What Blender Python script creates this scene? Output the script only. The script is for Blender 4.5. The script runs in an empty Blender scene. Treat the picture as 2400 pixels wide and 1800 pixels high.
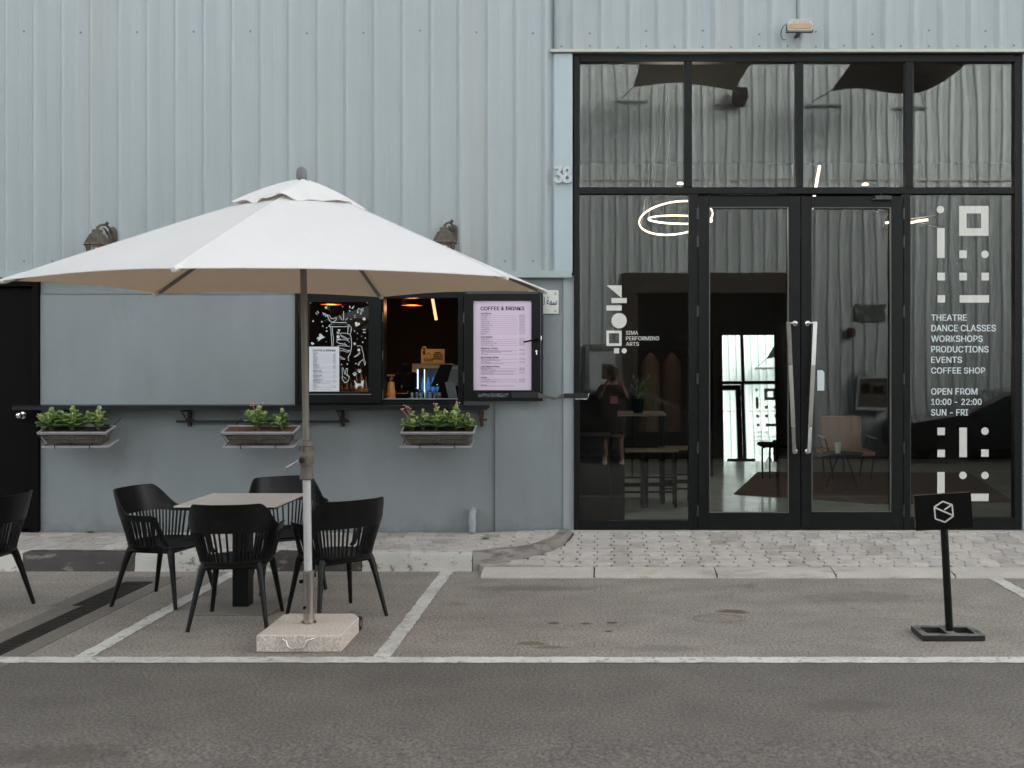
import bpy, math, random
from mathutils import Vector, Matrix
random.seed(7)
S = bpy.context.scene
COL = S.collection
R = math.radians
PI = math.pi

# ------------------------------------------------------------------ camera
# metres; X along the facade, Y into the building (facade plane Y=0), Z up. Camera stands in the street, frontal.
F = 2333.0; UC = 1416.0; VC = 855.0; CY = -9.27; CZ = 1.70
cam = bpy.data.objects.new('camera', bpy.data.cameras.new('camera')); COL.objects.link(cam)
cam.location = (0, CY, CZ); cam.rotation_euler = (R(90), 0, 0)
cam.data.sensor_width = 36; cam.data.lens = F / 2400 * 36
cam.data.shift_x = -(UC - 1200) / 2400; cam.data.shift_y = -(900 - VC) / 2400
cam.data.clip_start = 0.02; cam.data.clip_end = 500
cam.data.dof.use_dof = True; cam.data.dof.focus_distance = 9.2; cam.data.dof.aperture_fstop = 2.8
S.camera = cam

# ------------------------------------------------------------------ world, sun, exposure
SUN_EL, SUN_AZ = 20, 50         # low soft sun behind the warehouse: the near facade lies in shade, the wall across the street is lit
w = bpy.data.worlds.new('World'); S.world = w; w.use_nodes = True
nt = w.node_tree; nt.nodes.clear()
sky = nt.nodes.new('ShaderNodeTexSky'); sky.sky_type = 'NISHITA'; sky.sun_disc = False
sky.sun_elevation = R(SUN_EL); sky.sun_rotation = R(SUN_AZ); sky.dust_density = 4; sky.air_density = 1.0; sky.ozone_density = 1.0
hs = nt.nodes.new('ShaderNodeHueSaturation'); hs.inputs['Saturation'].default_value = 0.16
bg = nt.nodes.new('ShaderNodeBackground'); bg.inputs[1].default_value = 0.15
wo = nt.nodes.new('ShaderNodeOutputWorld')
nt.links.new(sky.outputs[0], hs.inputs['Color']); nt.links.new(hs.outputs[0], bg.inputs[0]); nt.links.new(bg.outputs[0], wo.inputs[0])
sl = bpy.data.lights.new('sun', 'SUN'); sl.energy = 1.3; sl.angle = R(22); sl.color = (1, .94, .86)
so = bpy.data.objects.new('sun', sl); COL.objects.link(so)
_d = Vector((math.sin(R(SUN_AZ)) * math.cos(R(SUN_EL)), math.cos(R(SUN_AZ)) * math.cos(R(SUN_EL)), math.sin(R(SUN_EL))))
so.rotation_euler = _d.to_track_quat('Z', 'Y').to_euler()
S.view_settings.view_transform = 'Standard'; S.view_settings.look = 'None'
S.view_settings.exposure = 1.96; S.view_settings.gamma = 1
S.cycles.max_bounces = 10; S.cycles.transparent_max_bounces = 16; S.cycles.caustics_reflective = True
S.cycles.sample_clamp_indirect = 6

# ------------------------------------------------------------------ helpers
def ux(u, Y=0.0): return (u - UC) * (Y - CY) / F
def vz(v, Y=0.0): return CZ - (v - VC) * (Y - CY) / F

class MB:
    def __init__(s): s.v = []; s.f = []
    def add(s, vs, fs):
        n = len(s.v); s.v += [tuple(p) for p in vs]; s.f += [tuple(i + n for i in q) for q in fs]
    def box(s, x0, x1, y0, y1, z0, z1, b=0.0, M=None):
        if x1 < x0: x0, x1 = x1, x0
        if y1 < y0: y0, y1 = y1, y0
        if z1 < z0: z0, z1 = z1, z0
        if b <= 0:
            vs = [(x, y, z) for z in (z0, z1) for y in (y0, y1) for x in (x0, x1)]
            fs = [(0, 2, 3, 1), (4, 5, 7, 6), (0, 1, 5, 4), (2, 6, 7, 3), (0, 4, 6, 2), (1, 3, 7, 5)]
        else:
            b = min(b, (x1-x0)*.45, (y1-y0)*.45, (z1-z0)*.45)
            vs = []; idx = {}
            for a, (X, sx) in enumerate(((x0, 1), (x1, -1))):
                for c, (Y, sy) in enumerate(((y0, 1), (y1, -1))):
                    for e, (Z, sz) in enumerate(((z0, 1), (z1, -1))):
                        for k in range(3):
                            p = [X + sx*b, Y + sy*b, Z + sz*b]; p[k] = (X, Y, Z)[k]
                            idx[a, c, e, k] = len(vs); vs.append(tuple(p))
            I = lambda a, c, e, k: idx[a, c, e, k]
            fs = []
            for a in (0, 1):
                fs.append((I(a,0,0,0), I(a,1,0,0), I(a,1,1,0), I(a,0,1,0)))
                fs.append((I(0,a,0,1), I(1,a,0,1), I(1,a,1,1), I(0,a,1,1)))
                fs.append((I(0,0,a,2), I(1,0,a,2), I(1,1,a,2), I(0,1,a,2)))
            for c in (0, 1):
                for e in (0, 1):
                    fs.append((I(0,c,e,1), I(1,c,e,1), I(1,c,e,2), I(0,c,e,2)))
                    fs.append((I(c,0,e,0), I(c,1,e,0), I(c,1,e,2), I(c,0,e,2)))
                    fs.append((I(c,e,0,0), I(c,e,1,0), I(c,e,1,1), I(c,e,0,1)))
                    for a in (0, 1): fs.append((I(a,c,e,0), I(a,c,e,1), I(a,c,e,2)))
        if M is not None: vs = [M @ Vector(p) for p in vs]
        s.add(vs, fs); return s
    def tube(s, pts, r, n=8, cap=True, r2=None):
        pts = [Vector(p) for p in pts]
        m = len(pts); rs = r if isinstance(r, (list, tuple)) else [r]*m
        base = len(s.v); prev = None; vs = []
        for i, p in enumerate(pts):
            t = (pts[min(i+1, m-1)] - pts[max(i-1, 0)]).normalized()
            if prev is None:
                a = Vector((0, 0, 1)) if abs(t.z) < .9 else Vector((1, 0, 0))
                nrm = t.cross(a).normalized()
            else: nrm = (prev - t * prev.dot(t)).normalized()
            prev = nrm; bi = t.cross(nrm)
            for k in range(n):
                a = 2*PI*k/n
                vs.append(p + nrm*math.cos(a)*rs[i] + bi*math.sin(a)*(r2 or 1)*rs[i])
        fs = [(i*n+k, i*n+(k+1) % n, (i+1)*n+(k+1) % n, (i+1)*n+k) for i in range(m-1) for k in range(n)]
        if cap: fs += [tuple(range(n))[::-1], tuple((m-1)*n+k for k in range(n))]
        s.add(vs, fs); return s
    def lathe(s, prof, c=(0, 0, 0), n=20, M=None, capb=True, capt=True):
        vs = [(c[0]+r*math.cos(2*PI*k/n), c[1]+r*math.sin(2*PI*k/n), c[2]+z) for r, z in prof for k in range(n)]
        m = len(prof)
        fs = [(i*n+k, i*n+(k+1) % n, (i+1)*n+(k+1) % n, (i+1)*n+k) for i in range(m-1) for k in range(n)]
        if capb: fs.append(tuple(range(n))[::-1])
        if capt: fs.append(tuple((m-1)*n+k for k in range(n)))
        if M is not None: vs = [M @ Vector(p) for p in vs]
        s.add(vs, fs); return s
    def prism(s, poly, z0, z1, ax='z', M=None):
        n = len(poly)
        def P(p, h):
            return {'z': (p[0], p[1], h), 'y': (p[0], h, p[1]), 'x': (h, p[0], p[1])}[ax]
        vs = [P(p, z0) for p in poly] + [P(p, z1) for p in poly]
        fs = [tuple(range(n))[::-1], tuple(range(n, 2*n))] + [(k, (k+1) % n, n+(k+1) % n, n+k) for k in range(n)]
        if M is not None: vs = [M @ Vector(p) for p in vs]
        s.add(vs, fs); return s
    def mesh(s, name, mat, smooth=False):
        me = bpy.data.meshes.new(name); me.from_pydata(s.v, [], s.f); me.validate()
        import bmesh
        bm = bmesh.new(); bm.from_mesh(me); bmesh.ops.recalc_face_normals(bm, faces=bm.faces); bm.to_mesh(me); bm.free()
        if mat: me.materials.append(mat)
        if smooth:
            me.polygons.foreach_set('use_smooth', [True]*len(me.polygons))
            try: me.set_sharp_from_angle(angle=R(smooth if smooth > 1 else 40))
            except Exception: pass
        return me
    def build(s, name, mat, parent=None, smooth=False):
        return link(name, s.mesh(name, mat, smooth), parent)

def link(name, me, parent=None):
    o = bpy.data.objects.new(name, me); COL.objects.link(o)
    if parent: o.parent = parent
    return o
def tag(o, label=None, cat=None, group=None, kind=None):
    if label: o['label'] = label
    if cat: o['category'] = cat
    if group: o['group'] = group
    if kind: o['kind'] = kind
    return o
def thing(name, label, cat, loc=(0, 0, 0), rz=0, group=None):
    o = bpy.data.objects.new(name, None); COL.objects.link(o); o.location = loc; o.rotation_euler = (0, 0, rz)
    o.empty_display_size = .1
    return tag(o, label, cat, group)
def structure(o): o['kind'] = 'structure'; return o
def kids(o): return [c for c in bpy.data.objects if c.parent is o]
def copy_tree(o, parent=None):
    c = o.copy(); COL.objects.link(c)
    if parent: c.parent = parent
    for ch in kids(o): copy_tree(ch, c)
    return c
def smooth(a, b, x):
    t = max(0, min(1, (x-a)/(b-a))); return t*t*(3-2*t)

_fc = None
try:
    import os
    _p = bpy.utils.system_resource('DATAFILES', path='fonts')
    _fc = bpy.data.fonts.load(os.path.join(_p, 'Inter.woff2'))
except Exception as e: print('font', e)
def text_mesh(name, s, mat, parent, x0, x1, z0, z1, Y, bold=0.0, depth=0.001, face=-1, keep=False, font=None):
    """flat lettering in the XZ plane whose glyph box is fitted to x0..x1, z0..z1; face=-1 reads from -Y, +1 from +Y"""
    cu = bpy.data.curves.new(name, 'FONT'); cu.body = s; cu.size = 1; cu.resolution_u = 3; ar = any(ord(q) > 0x600 for q in s); cu.offset = bold if ar else 0
    cu.extrude = 0.001
    if _fc and not any(ord(q) > 0x600 for q in s): cu.font = _fc
    ob = bpy.data.objects.new(name, cu); COL.objects.link(ob)
    dg = bpy.context.evaluated_depsgraph_get()
    me = bpy.data.meshes.new_from_object(ob.evaluated_get(dg)); COL.objects.unlink(ob); bpy.data.objects.remove(ob)
    vs = [v.co.copy() for v in me.vertices]
    if not vs: return None
    ax, bx = min(v.x for v in vs), max(v.x for v in vs); ay, by = min(v.y for v in vs), max(v.y for v in vs)
    kx = (x1-x0)/(bx-ax); ky = (z1-z0)/(by-ay)
    if keep: kx = ky
    for v in me.vertices:
        x = (v.co.x-ax)*kx; z = (v.co.y-ay)*ky; y = v.co.z/0.001*depth
        v.co = ((x0+x) if face < 0 else (x1-x), Y + face*y, z0+z)
    if bold >= .01 and not ar:
        hh = (z1-z0)*bold*1.7; nv = len(me.vertices); base = [v.co.copy() for v in me.vertices]; polys = [tuple(p.vertices) for p in me.polygons]; V2 = []; F2 = []
        for i, (a, c) in enumerate(((-1, -.6), (1, -.6), (-1, .6), (1, .6))):
            V2 += [(p.x+a*hh, p.y+face*i*.00015, p.z+c*hh) for p in base]; F2 += [tuple(q+i*nv for q in f) for f in polys]
        me = bpy.data.meshes.new(name); me.from_pydata(V2, [], F2)
    me.materials.clear(); me.materials.append(mat)
    for p in me.polygons: p.use_smooth = False
    me.update(); me.name = name
    return link(name, me, parent)

# ------------------------------------------------------------------ materials
def N(nt, t, **k):
    n = nt.nodes.new(t)
    for a, b in k.items(): setattr(n, a, b)
    return n
def mat(name, col, rough=.6, metal=0, spec=.5, emit=None, es=0, noise=None, bump=None, coat=0):
    """noise: list of (scale, amount, stretch xyz, detail) brightness variations; bump: (scale, strength, dist)"""
    m = bpy.data.materials.new(name); m.use_nodes = True; nt = m.node_tree; p = nt.nodes['Principled BSDF']
    p.inputs['Base Color'].default_value = (*col, 1); p.inputs['Roughness'].default_value = rough
    p.inputs['Metallic'].default_value = metal; p.inputs['Specular IOR Level'].default_value = spec
    p.inputs['Coat Weight'].default_value = coat
    if emit: p.inputs['Emission Color'].default_value = (*emit, 1); p.inputs['Emission Strength'].default_value = es
    tc = None
    if noise or bump:
        tc = N(nt, 'ShaderNodeNewGeometry')
    if noise:
        cur = None
        for (sc, am, st, det) in noise:
            mp = N(nt, 'ShaderNodeMapping'); mp.inputs['Scale'].default_value = st; nt.links.new(tc.outputs['Position'], mp.inputs[0])
            nz = N(nt, 'ShaderNodeTexNoise'); nz.inputs['Scale'].default_value = sc; nz.inputs['Detail'].default_value = det
            nt.links.new(mp.outputs[0], nz.inputs['Vector'])
            mr = N(nt, 'ShaderNodeMapRange'); mr.inputs[1].default_value = .3; mr.inputs[2].default_value = .7
            mr.inputs[3].default_value = 1-am; mr.inputs[4].default_value = 1+am; nt.links.new(nz.outputs[0], mr.inputs[0])
            if cur is None: cur = mr.outputs[0]
            else:
                mu = N(nt, 'ShaderNodeMath', operation='MULTIPLY'); nt.links.new(cur, mu.inputs[0]); nt.links.new(mr.outputs[0], mu.inputs[1]); cur = mu.outputs[0]
        vm = N(nt, 'ShaderNodeVectorMath', operation='SCALE'); vm.inputs[0].default_value = col; nt.links.new(cur, vm.inputs['Scale'])
        nt.links.new(vm.outputs[0], p.inputs['Base Color'])
    if bump:
        nz = N(nt, 'ShaderNodeTexNoise'); nz.inputs['Scale'].default_value = bump[0]; nz.inputs['Detail'].default_value = 5
        nt.links.new(tc.outputs['Position'], nz.inputs['Vector'])
        b = N(nt, 'ShaderNodeBump'); b.inputs['Strength'].default_value = bump[1]; b.inputs['Distance'].default_value = bump[2]
        nt.links.new(nz.outputs[0], b.inputs['Height']); nt.links.new(b.outputs[0], p.inputs['Normal'])
    return m
def overlay(m, col, scale, lo, hi, stretch=(1, 1, 1), detail=8, zband=None, amount=1.0, seed=0):
    """mix a second colour (dirt, chipped paint, stains) over a material where a noise passes lo..hi"""
    nt = m.node_tree; p = nt.nodes['Principled BSDF']; geo = N(nt, 'ShaderNodeNewGeometry')
    mp = N(nt, 'ShaderNodeMapping'); mp.inputs['Scale'].default_value = stretch; mp.inputs['Location'].default_value = (seed, seed*.7, seed*1.3)
    nt.links.new(geo.outputs['Position'], mp.inputs[0])
    nz = N(nt, 'ShaderNodeTexNoise'); nz.inputs['Scale'].default_value = scale; nz.inputs['Detail'].default_value = detail; nz.inputs['Roughness'].default_value = .65
    nt.links.new(mp.outputs[0], nz.inputs['Vector'])
    mr = N(nt, 'ShaderNodeMapRange'); mr.inputs[1].default_value = lo; mr.inputs[2].default_value = hi; mr.inputs[4].default_value = amount
    nt.links.new(nz.outputs[0], mr.inputs[0]); fac = mr.outputs[0]
    if zband:
        sx = N(nt, 'ShaderNodeSeparateXYZ'); nt.links.new(geo.outputs['Position'], sx.inputs[0])
        m2 = N(nt, 'ShaderNodeMapRange'); m2.inputs[1].default_value = zband[0]; m2.inputs[2].default_value = zband[1]
        nt.links.new(sx.outputs[2], m2.inputs[0]); mu = N(nt, 'ShaderNodeMath', operation='MULTIPLY'); nt.links.new(fac, mu.inputs[0]); nt.links.new(m2.outputs[0], mu.inputs[1]); fac = mu.outputs[0]
    mx = N(nt, 'ShaderNodeMix', data_type='RGBA'); nt.links.new(fac, mx.inputs[0])
    inp = p.inputs['Base Color']
    if inp.links: nt.links.new(inp.links[0].from_socket, mx.inputs[6])
    else: mx.inputs[6].default_value = inp.default_value
    mx.inputs[7].default_value = (*col, 1); nt.links.new(mx.outputs[2], inp)
    return m
def glass_mat(name, refl=.075, tint=(.93, .95, .93), wav=.0, seed=0.0):
    m = bpy.data.materials.new(name); m.use_nodes = True; nt = m.node_tree; nt.nodes.clear()
    o = N(nt, 'ShaderNodeOutputMaterial'); t = N(nt, 'ShaderNodeBsdfTransparent'); t.inputs[0].default_value = (*tint, 1)
    g = N(nt, 'ShaderNodeBsdfGlossy'); g.inputs['Roughness'].default_value = 0.0; g.inputs[0].default_value = (1, .99, .98, 1)
    lw = N(nt, 'ShaderNodeFresnel'); lw.inputs[0].default_value = 1.5
    ad = N(nt, 'ShaderNodeMath', operation='ADD'); ad.inputs[1].default_value = refl-.04; nt.links.new(lw.outputs[0], ad.inputs[0])
    geo = N(nt, 'ShaderNodeNewGeometry'); mp = N(nt, 'ShaderNodeMapping'); mp.inputs['Location'].default_value = (seed*3.1, 0, seed*1.7); mp.inputs['Scale'].default_value = (1, 0, .55)
    nt.links.new(geo.outputs['Position'], mp.inputs[0])
    nz = N(nt, 'ShaderNodeTexNoise'); nz.inputs['Scale'].default_value = 1.6; nz.inputs['Detail'].default_value = 1; nt.links.new(mp.outputs[0], nz.inputs['Vector'])
    b = N(nt, 'ShaderNodeBump'); b.inputs['Strength'].default_value = 1; b.inputs['Distance'].default_value = wav; nt.links.new(nz.outputs[0], b.inputs['Height'])
    if wav > 0: nt.links.new(b.outputs[0], g.inputs['Normal'])
    mx = N(nt, 'ShaderNodeMixShader'); nt.links.new(ad.outputs[0], mx.inputs[0]); nt.links.new(t.outputs[0], mx.inputs[1]); nt.links.new(g.outputs[0], mx.inputs[2])
    nt.links.new(mx.outputs[0], o.inputs[0]); return m

M = {}
M['clad'] = mat('pale_blue_grey_metal_cladding', (.378, .418, .436), .42, spec=.45, noise=[(3, .03, (1, 1, .05), 3), (9, .018, (3, 1, .04), 4), (.5, .03, (1, 1, 1), 2)])
overlay(M['clad'], (.40, .37, .33), 2.2, .52, .78, (1.4, 1, .06), 6, amount=.55, seed=3)
overlay(M['clad'], (.20, .19, .17), 5, .66, .8, (1.5, 1, .12), 8, amount=.35, seed=9)
M['trim'] = mat('pale_grey_metal_trim', (.40, .47, .50), .4, noise=[(2, .05, (1, 1, .2), 3)])
overlay(M['trim'], (.2, .18, .15), 8, .66, .8, (1, 1, .3), 8, amount=.3, seed=2)
M['flash'] = mat('beige_metal_flashing', (.47, .45, .39), .45, noise=[(3, .08, (1, 1, 1), 5)])
M['flashg'] = mat('grey_metal_flashing', (.36, .42, .42), .45, noise=[(3, .08, (1, 1, 1), 5)])
M['plaster'] = mat('grey_painted_plaster', (.262, .290, .302), .75, spec=.3, noise=[(1.2, .06, (1, 1, 1), 4), (6, .03, (1, 1, .3), 6)], bump=(140, .25, .002))
overlay(M['plaster'], (.15, .145, .135), 1.6, .56, .8, (1, 1, .5), 9, amount=.55, seed=5)
overlay(M['plaster'], (.14, .125, .11), 9, .42, .62, (1, 1, 1), 8, zband=(.34, .13), amount=.35, seed=8)
M['pilaster'] = mat('smooth_grey_pilaster', (.34, .375, .395), .5, noise=[(1.5, .05, (1, 1, .3), 4)])
M['black'] = mat('black_powder_coat', (.006, .0065, .007), .42, spec=.22, noise=[(6, .2, (1, 1, 1), 6)])
overlay(M['black'], (.03, .028, .026), 14, .62, .8, (1, 1, .6), 8, amount=.35, seed=4)
M['dark'] = mat('matt_black', (.0035, .0032, .003), .75, spec=.12)
M['blackshelf'] = mat('weathered_black_shelf', (.012, .013, .014), .4, spec=.3, noise=[(8, .3, (.3, 1, 1), 6)])
M['plastic'] = mat('black_polypropylene', (.0045, .0045, .005), .38, spec=.28, bump=(400, .12, .001))
M['asphalt'] = mat('asphalt', (.27, .24, .21), .88, spec=.25, noise=[(.55, .13, (1, 1, 1), 5), (3, .12, (1, 1.5, 1), 6), (60, .45, (1, 1, 1), 4), (190, .25, (1, 1, 1), 2)], bump=(130, .35, .003))
overlay(M['asphalt'], (.055, .042, .03), 1.5, .66, .76, (1, 1.6, 1), 9, amount=.5, seed=12)
overlay(M['asphalt'], (.20, .185, .165), 60, .68, .74, (1, 1, 1), 3, amount=.6, seed=2)
overlay(M['asphalt'], (.05, .045, .04), 4.2, .68, .72, (1, 1, 1), 7, amount=.5, seed=21)
def cracks(m, scale=.55, width=.006, amount=.6, seed=0):
    nt = m.node_tree; p = nt.nodes['Principled BSDF']; geo = N(nt, 'ShaderNodeNewGeometry')
    nz = N(nt, 'ShaderNodeTexNoise'); nz.inputs['Scale'].default_value = 3.5; nz.inputs['Detail'].default_value = 6; nt.links.new(geo.outputs['Position'], nz.inputs['Vector'])
    sc = N(nt, 'ShaderNodeVectorMath', operation='SCALE'); sc.inputs['Scale'].default_value = .35; nt.links.new(nz.outputs['Color'], sc.inputs[0])
    ad = N(nt, 'ShaderNodeVectorMath', operation='ADD'); nt.links.new(geo.outputs['Position'], ad.inputs[0]); nt.links.new(sc.outputs[0], ad.inputs[1])
    a2 = N(nt, 'ShaderNodeVectorMath', operation='ADD'); a2.inputs[1].default_value = (seed, seed*2, 0); nt.links.new(ad.outputs[0], a2.inputs[0])
    vo = N(nt, 'ShaderNodeTexVoronoi', feature='DISTANCE_TO_EDGE'); vo.inputs['Scale'].default_value = scale; nt.links.new(a2.outputs[0], vo.inputs['Vector'])
    mr = N(nt, 'ShaderNodeMapRange'); mr.inputs[1].default_value = 0; mr.inputs[2].default_value = width; mr.inputs[3].default_value = amount; mr.inputs[4].default_value = 0; nt.links.new(vo.outputs['Distance'], mr.inputs[0])
    n2 = N(nt, 'ShaderNodeTexNoise'); n2.inputs['Scale'].default_value = 1.1; n2.inputs['Detail'].default_value = 3; nt.links.new(geo.outputs['Position'], n2.inputs['Vector'])
    m3 = N(nt, 'ShaderNodeMapRange'); m3.inputs[1].default_value = .48; m3.inputs[2].default_value = .56; nt.links.new(n2.outputs[0], m3.inputs[0])
    mu = N(nt, 'ShaderNodeMath', operation='MULTIPLY'); nt.links.new(mr.outputs[0], mu.inputs[0]); nt.links.new(m3.outputs[0], mu.inputs[1])
    mx = N(nt, 'ShaderNodeMix', data_type='RGBA'); nt.links.new(mu.outputs[0], mx.inputs[0]); nt.links.new(p.inputs['Base Color'].links[0].from_socket, mx.inputs[6]); mx.inputs[7].default_value = (.03, .026, .022, 1); nt.links.new(mx.outputs[2], p.inputs['Base Color'])
def stain(m, x, y, rx, ry, col, amount=.6):
    nt = m.node_tree; p = nt.nodes['Principled BSDF']; geo = N(nt, 'ShaderNodeNewGeometry')
    nz = N(nt, 'ShaderNodeTexNoise'); nz.inputs['Scale'].default_value = 9; nz.inputs['Detail'].default_value = 6; nt.links.new(geo.outputs['Position'], nz.inputs['Vector'])
    mp = N(nt, 'ShaderNodeMapping', vector_type='POINT'); mp.inputs['Location'].default_value = (-x/rx, -y/ry, 0); mp.inputs['Scale'].default_value = (1/rx, 1/ry, 0); nt.links.new(geo.outputs['Position'], mp.inputs[0])
    ln = N(nt, 'ShaderNodeVectorMath', operation='LENGTH'); nt.links.new(mp.outputs[0], ln.inputs[0])
    sm = N(nt, 'ShaderNodeMath', operation='MULTIPLY_ADD'); sm.inputs[1].default_value = 1.6; nt.links.new(nz.outputs[0], sm.inputs[0]); nt.links.new(ln.outputs['Value'], sm.inputs[2])
    mr = N(nt, 'ShaderNodeMapRange'); mr.inputs[1].default_value = 1.35; mr.inputs[2].default_value = 1.9; mr.inputs[3].default_value = amount; mr.inputs[4].default_value = 0; nt.links.new(sm.outputs[0], mr.inputs[0])
    mx = N(nt, 'ShaderNodeMix', data_type='RGBA'); nt.links.new(mr.outputs[0], mx.inputs[0]); nt.links.new(p.inputs['Base Color'].links[0].from_socket, mx.inputs[6]); mx.inputs[7].default_value = (*col, 1); nt.links.new(mx.outputs[2], p.inputs['Base Color'])
cracks(M['asphalt'], .8, .003, .4, 3)
for q_ in ((.89, -2.41, .13, .06, (.10, .065, .03), .8), (-.43, -3.2, .11, .05, (.12, .085, .05), .7), (-.33, -3.28, .10, .035, (.12, .08, .05), .6), (-.33, -2.72, .04, .03, (.06, .04, .025), .8), (-.12, -2.73, .045, .03, (.06, .04, .025), .8), (.05, -2.71, .045, .03, (.06, .04, .025), .8), (.03, -2.92, .03, .025, (.06, .04, .025), .8), (1.9, -2.0, .5, .2, (.12, .11, .10), .4), (-.6, -1.7, .5, .12, (.13, .11, .09), .5), (.35, -3.3, .3, .08, (.14, .125, .11), .5)): stain(M['asphalt'], *q_)
M['asphalt2'] = mat('dark_asphalt', (.138, .124, .111), .88, spec=.25, noise=[(.55, .10, (1, 1, 1), 5), (3, .10, (1, 1, 1), 5), (66, .44, (1, 1, 1), 4), (190, .25, (1, 1, 1), 2)], bump=(130, .35, .003))
overlay(M['asphalt2'], (.24, .225, .20), 60, .68, .74, (1, 1, 1), 3, amount=.6, seed=5)
overlay(M['asphalt2'], (.07, .062, .055), 3.2, .66, .71, (1, 1, 1), 7, amount=.3, seed=31)
cracks(M['asphalt2'], .7, .0035, .38, 7)
for q_ in ((-2.4, -4.9, .35, .12, (.08, .07, .06), .5), (1.2, -4.3, .25, .10, (.09, .08, .07), .5), (2.3, -4.6, .4, .15, (.09, .08, .07), .4)): stain(M['asphalt2'], *q_)
M['line'] = mat('worn_white_road_paint', (.60, .58, .54), .7, noise=[(3, .08, (1, 1, 1), 6), (60, .12, (1, 1, 1), 3)], bump=(120, .4, .003))
overlay(M['line'], (.16, .145, .125), 22, .54, .66, (1, 1, 1), 9, amount=.75, seed=4)
overlay(M['line'], (.26, .235, .205), 3, .5, .7, (1, 1, 1), 9, amount=.6, seed=14)
M['apron'] = mat('concrete_drain_edge', (.17, .15, .13), .85, noise=[(3, .12, (1, 1, 1), 6), (60, .15, (1, 1, 1), 3)], bump=(90, .4, .004))
M['bed'] = mat('dark_joint_sand', (.06, .045, .035), .9, noise=[(40, .3, (1, 1, 1), 4)], bump=(80, .5, .004))
PV = []
for i, c in enumerate([(.50, .455, .42), (.47, .435, .405), (.54, .49, .45), (.41, .37, .335), (.51, .455, .415)]):
    m_ = mat('concrete_paver', c, .85, noise=[(9, .10, (1, 1, 1), 6), (70, .10, (1, 1, 1), 3)], bump=(90, .45, .004))
    overlay(m_, (.17, .14, .115), 4, .50, .74, (1, 1, 1), 9, amount=.55, seed=i)
    PV.append(m_)
M['kerb'] = mat('worn_concrete_kerb', (.50, .455, .41), .85, noise=[(3, .10, (.5, 1, 1), 6), (60, .1, (1, 1, 1), 3)], bump=(60, .5, .006))
overlay(M['kerb'], (.16, .135, .11), 5, .52, .72, (.4, 1, 1.5), 9, amount=.6, seed=2)
M['kerbw'] = mat('chipped_white_kerb_paint', (.56, .54, .50), .7, noise=[(4, .08, (1, 1, 1), 6)], bump=(40, .6, .008))
overlay(M['kerbw'], (.20, .165, .13), 13, .55, .62, (.8, 1, 1.2), 10, amount=.9, seed=3)
M['kerbb'] = mat('chipped_black_kerb_paint', (.055, .048, .043), .7, noise=[(4, .25, (1, 1, 1), 6)], bump=(40, .6, .008))
overlay(M['kerbb'], (.22, .185, .155), 10, .56, .64, (.6, 1, 1.4), 10, amount=.85, seed=6)
M['kerbg'] = mat('scuffed_grey_kerb', (.27, .245, .225), .8, noise=[(6, .2, (.4, 1, 1), 6)], bump=(40, .6, .008))
overlay(M['kerbg'], (.09, .08, .075), 7, .48, .62, (.35, 1, 1.8), 10, amount=.75, seed=7)
M['granite'] = mat('pink_grey_granite', (.62, .545, .49), .55, noise=[(160, .32, (1, 1, 1), 2), (60, .18, (1, 1, 1), 3), (3, .06, (1, 1, 1), 3)], bump=(120, .15, .002))
M['chrome'] = mat('chrome', (.72, .70, .68), .12, metal=1)
M['steel'] = mat('brushed_steel', (.45, .42, .39), .3, metal=1, noise=[(30, .15, (1, 1, .1), 3)])
M['polegrey'] = mat('grey_anodised_pole', (.55, .54, .54), .38, metal=.2)
M['taupe'] = mat('taupe_painted_pole', (.21, .19, .165), .45, metal=.2)
M['brown'] = mat('bronze_plastic', (.15, .13, .11), .4)
M['tabletop'] = mat('grey_wood_grain_laminate', (.60, .54, .49), .35, noise=[(5, .12, (.5, 5, 1), 6), (22, .08, (.4, 6, 1), 4)])
M['whitep'] = mat('white_paper', (.74, .75, .80), .6)
M['lilac'] = mat('lilac_menu_paper', (.74, .60, .74), .5)
M['navy'] = mat('navy_ink', (.018, .015, .06), .6)
M['greyink'] = mat('grey_ink', (.15, .12, .19), .6)
M['vinyl'] = mat('cream_white_vinyl', (.66, .65, .60), .5)
M['vinylb'] = mat('bluish_white_vinyl', (.64, .70, .72), .5)
M['white'] = mat('white_paint', (.72, .71, .69), .5, noise=[(20, .05, (1, 1, 1), 3)])
M['num'] = mat('pale_grey_metal_number', (.52, .56, .56), .4)
M['pipe'] = mat('grey_plastic_pipe', (.33, .36, .37), .45, noise=[(9, .1, (1, 1, 1), 5)])
M['tub'] = mat('taupe_plastic_planter', (.135, .115, .095), .6, noise=[(10, .15, (1, 1, 1), 4)])
M['rim'] = mat('pale_lilac_grey_plastic_rim', (.36, .335, .345), .5, noise=[(10, .08, (1, 1, 1), 4)])
M['soil'] = mat('dark_soil', (.03, .02, .014), .95, noise=[(60, .5, (1, 1, 1), 4)], bump=(70, 1, .01))
M['mulch'] = mat('brown_mulch', (.12, .055, .03), .9, noise=[(80, .5, (1, 1, 1), 4)], bump=(90, 1, .01))
M['wire'] = mat('dark_wrought_wire', (.02, .015, .012), .6)
M['rust'] = mat('rusty_brown_metal', (.07, .04, .03), .7, noise=[(30, .3, (1, 1, 1), 4)])
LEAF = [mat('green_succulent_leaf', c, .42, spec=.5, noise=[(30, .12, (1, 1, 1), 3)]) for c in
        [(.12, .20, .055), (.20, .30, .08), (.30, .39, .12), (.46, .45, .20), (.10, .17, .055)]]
M['flower'] = mat('pink_flower', (.55, .16, .15), .6)
M['peach'] = mat('peach_flower', (.62, .32, .22), .6)
M['stem'] = mat('succulent_stem', (.13, .10, .05), .7)
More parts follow.
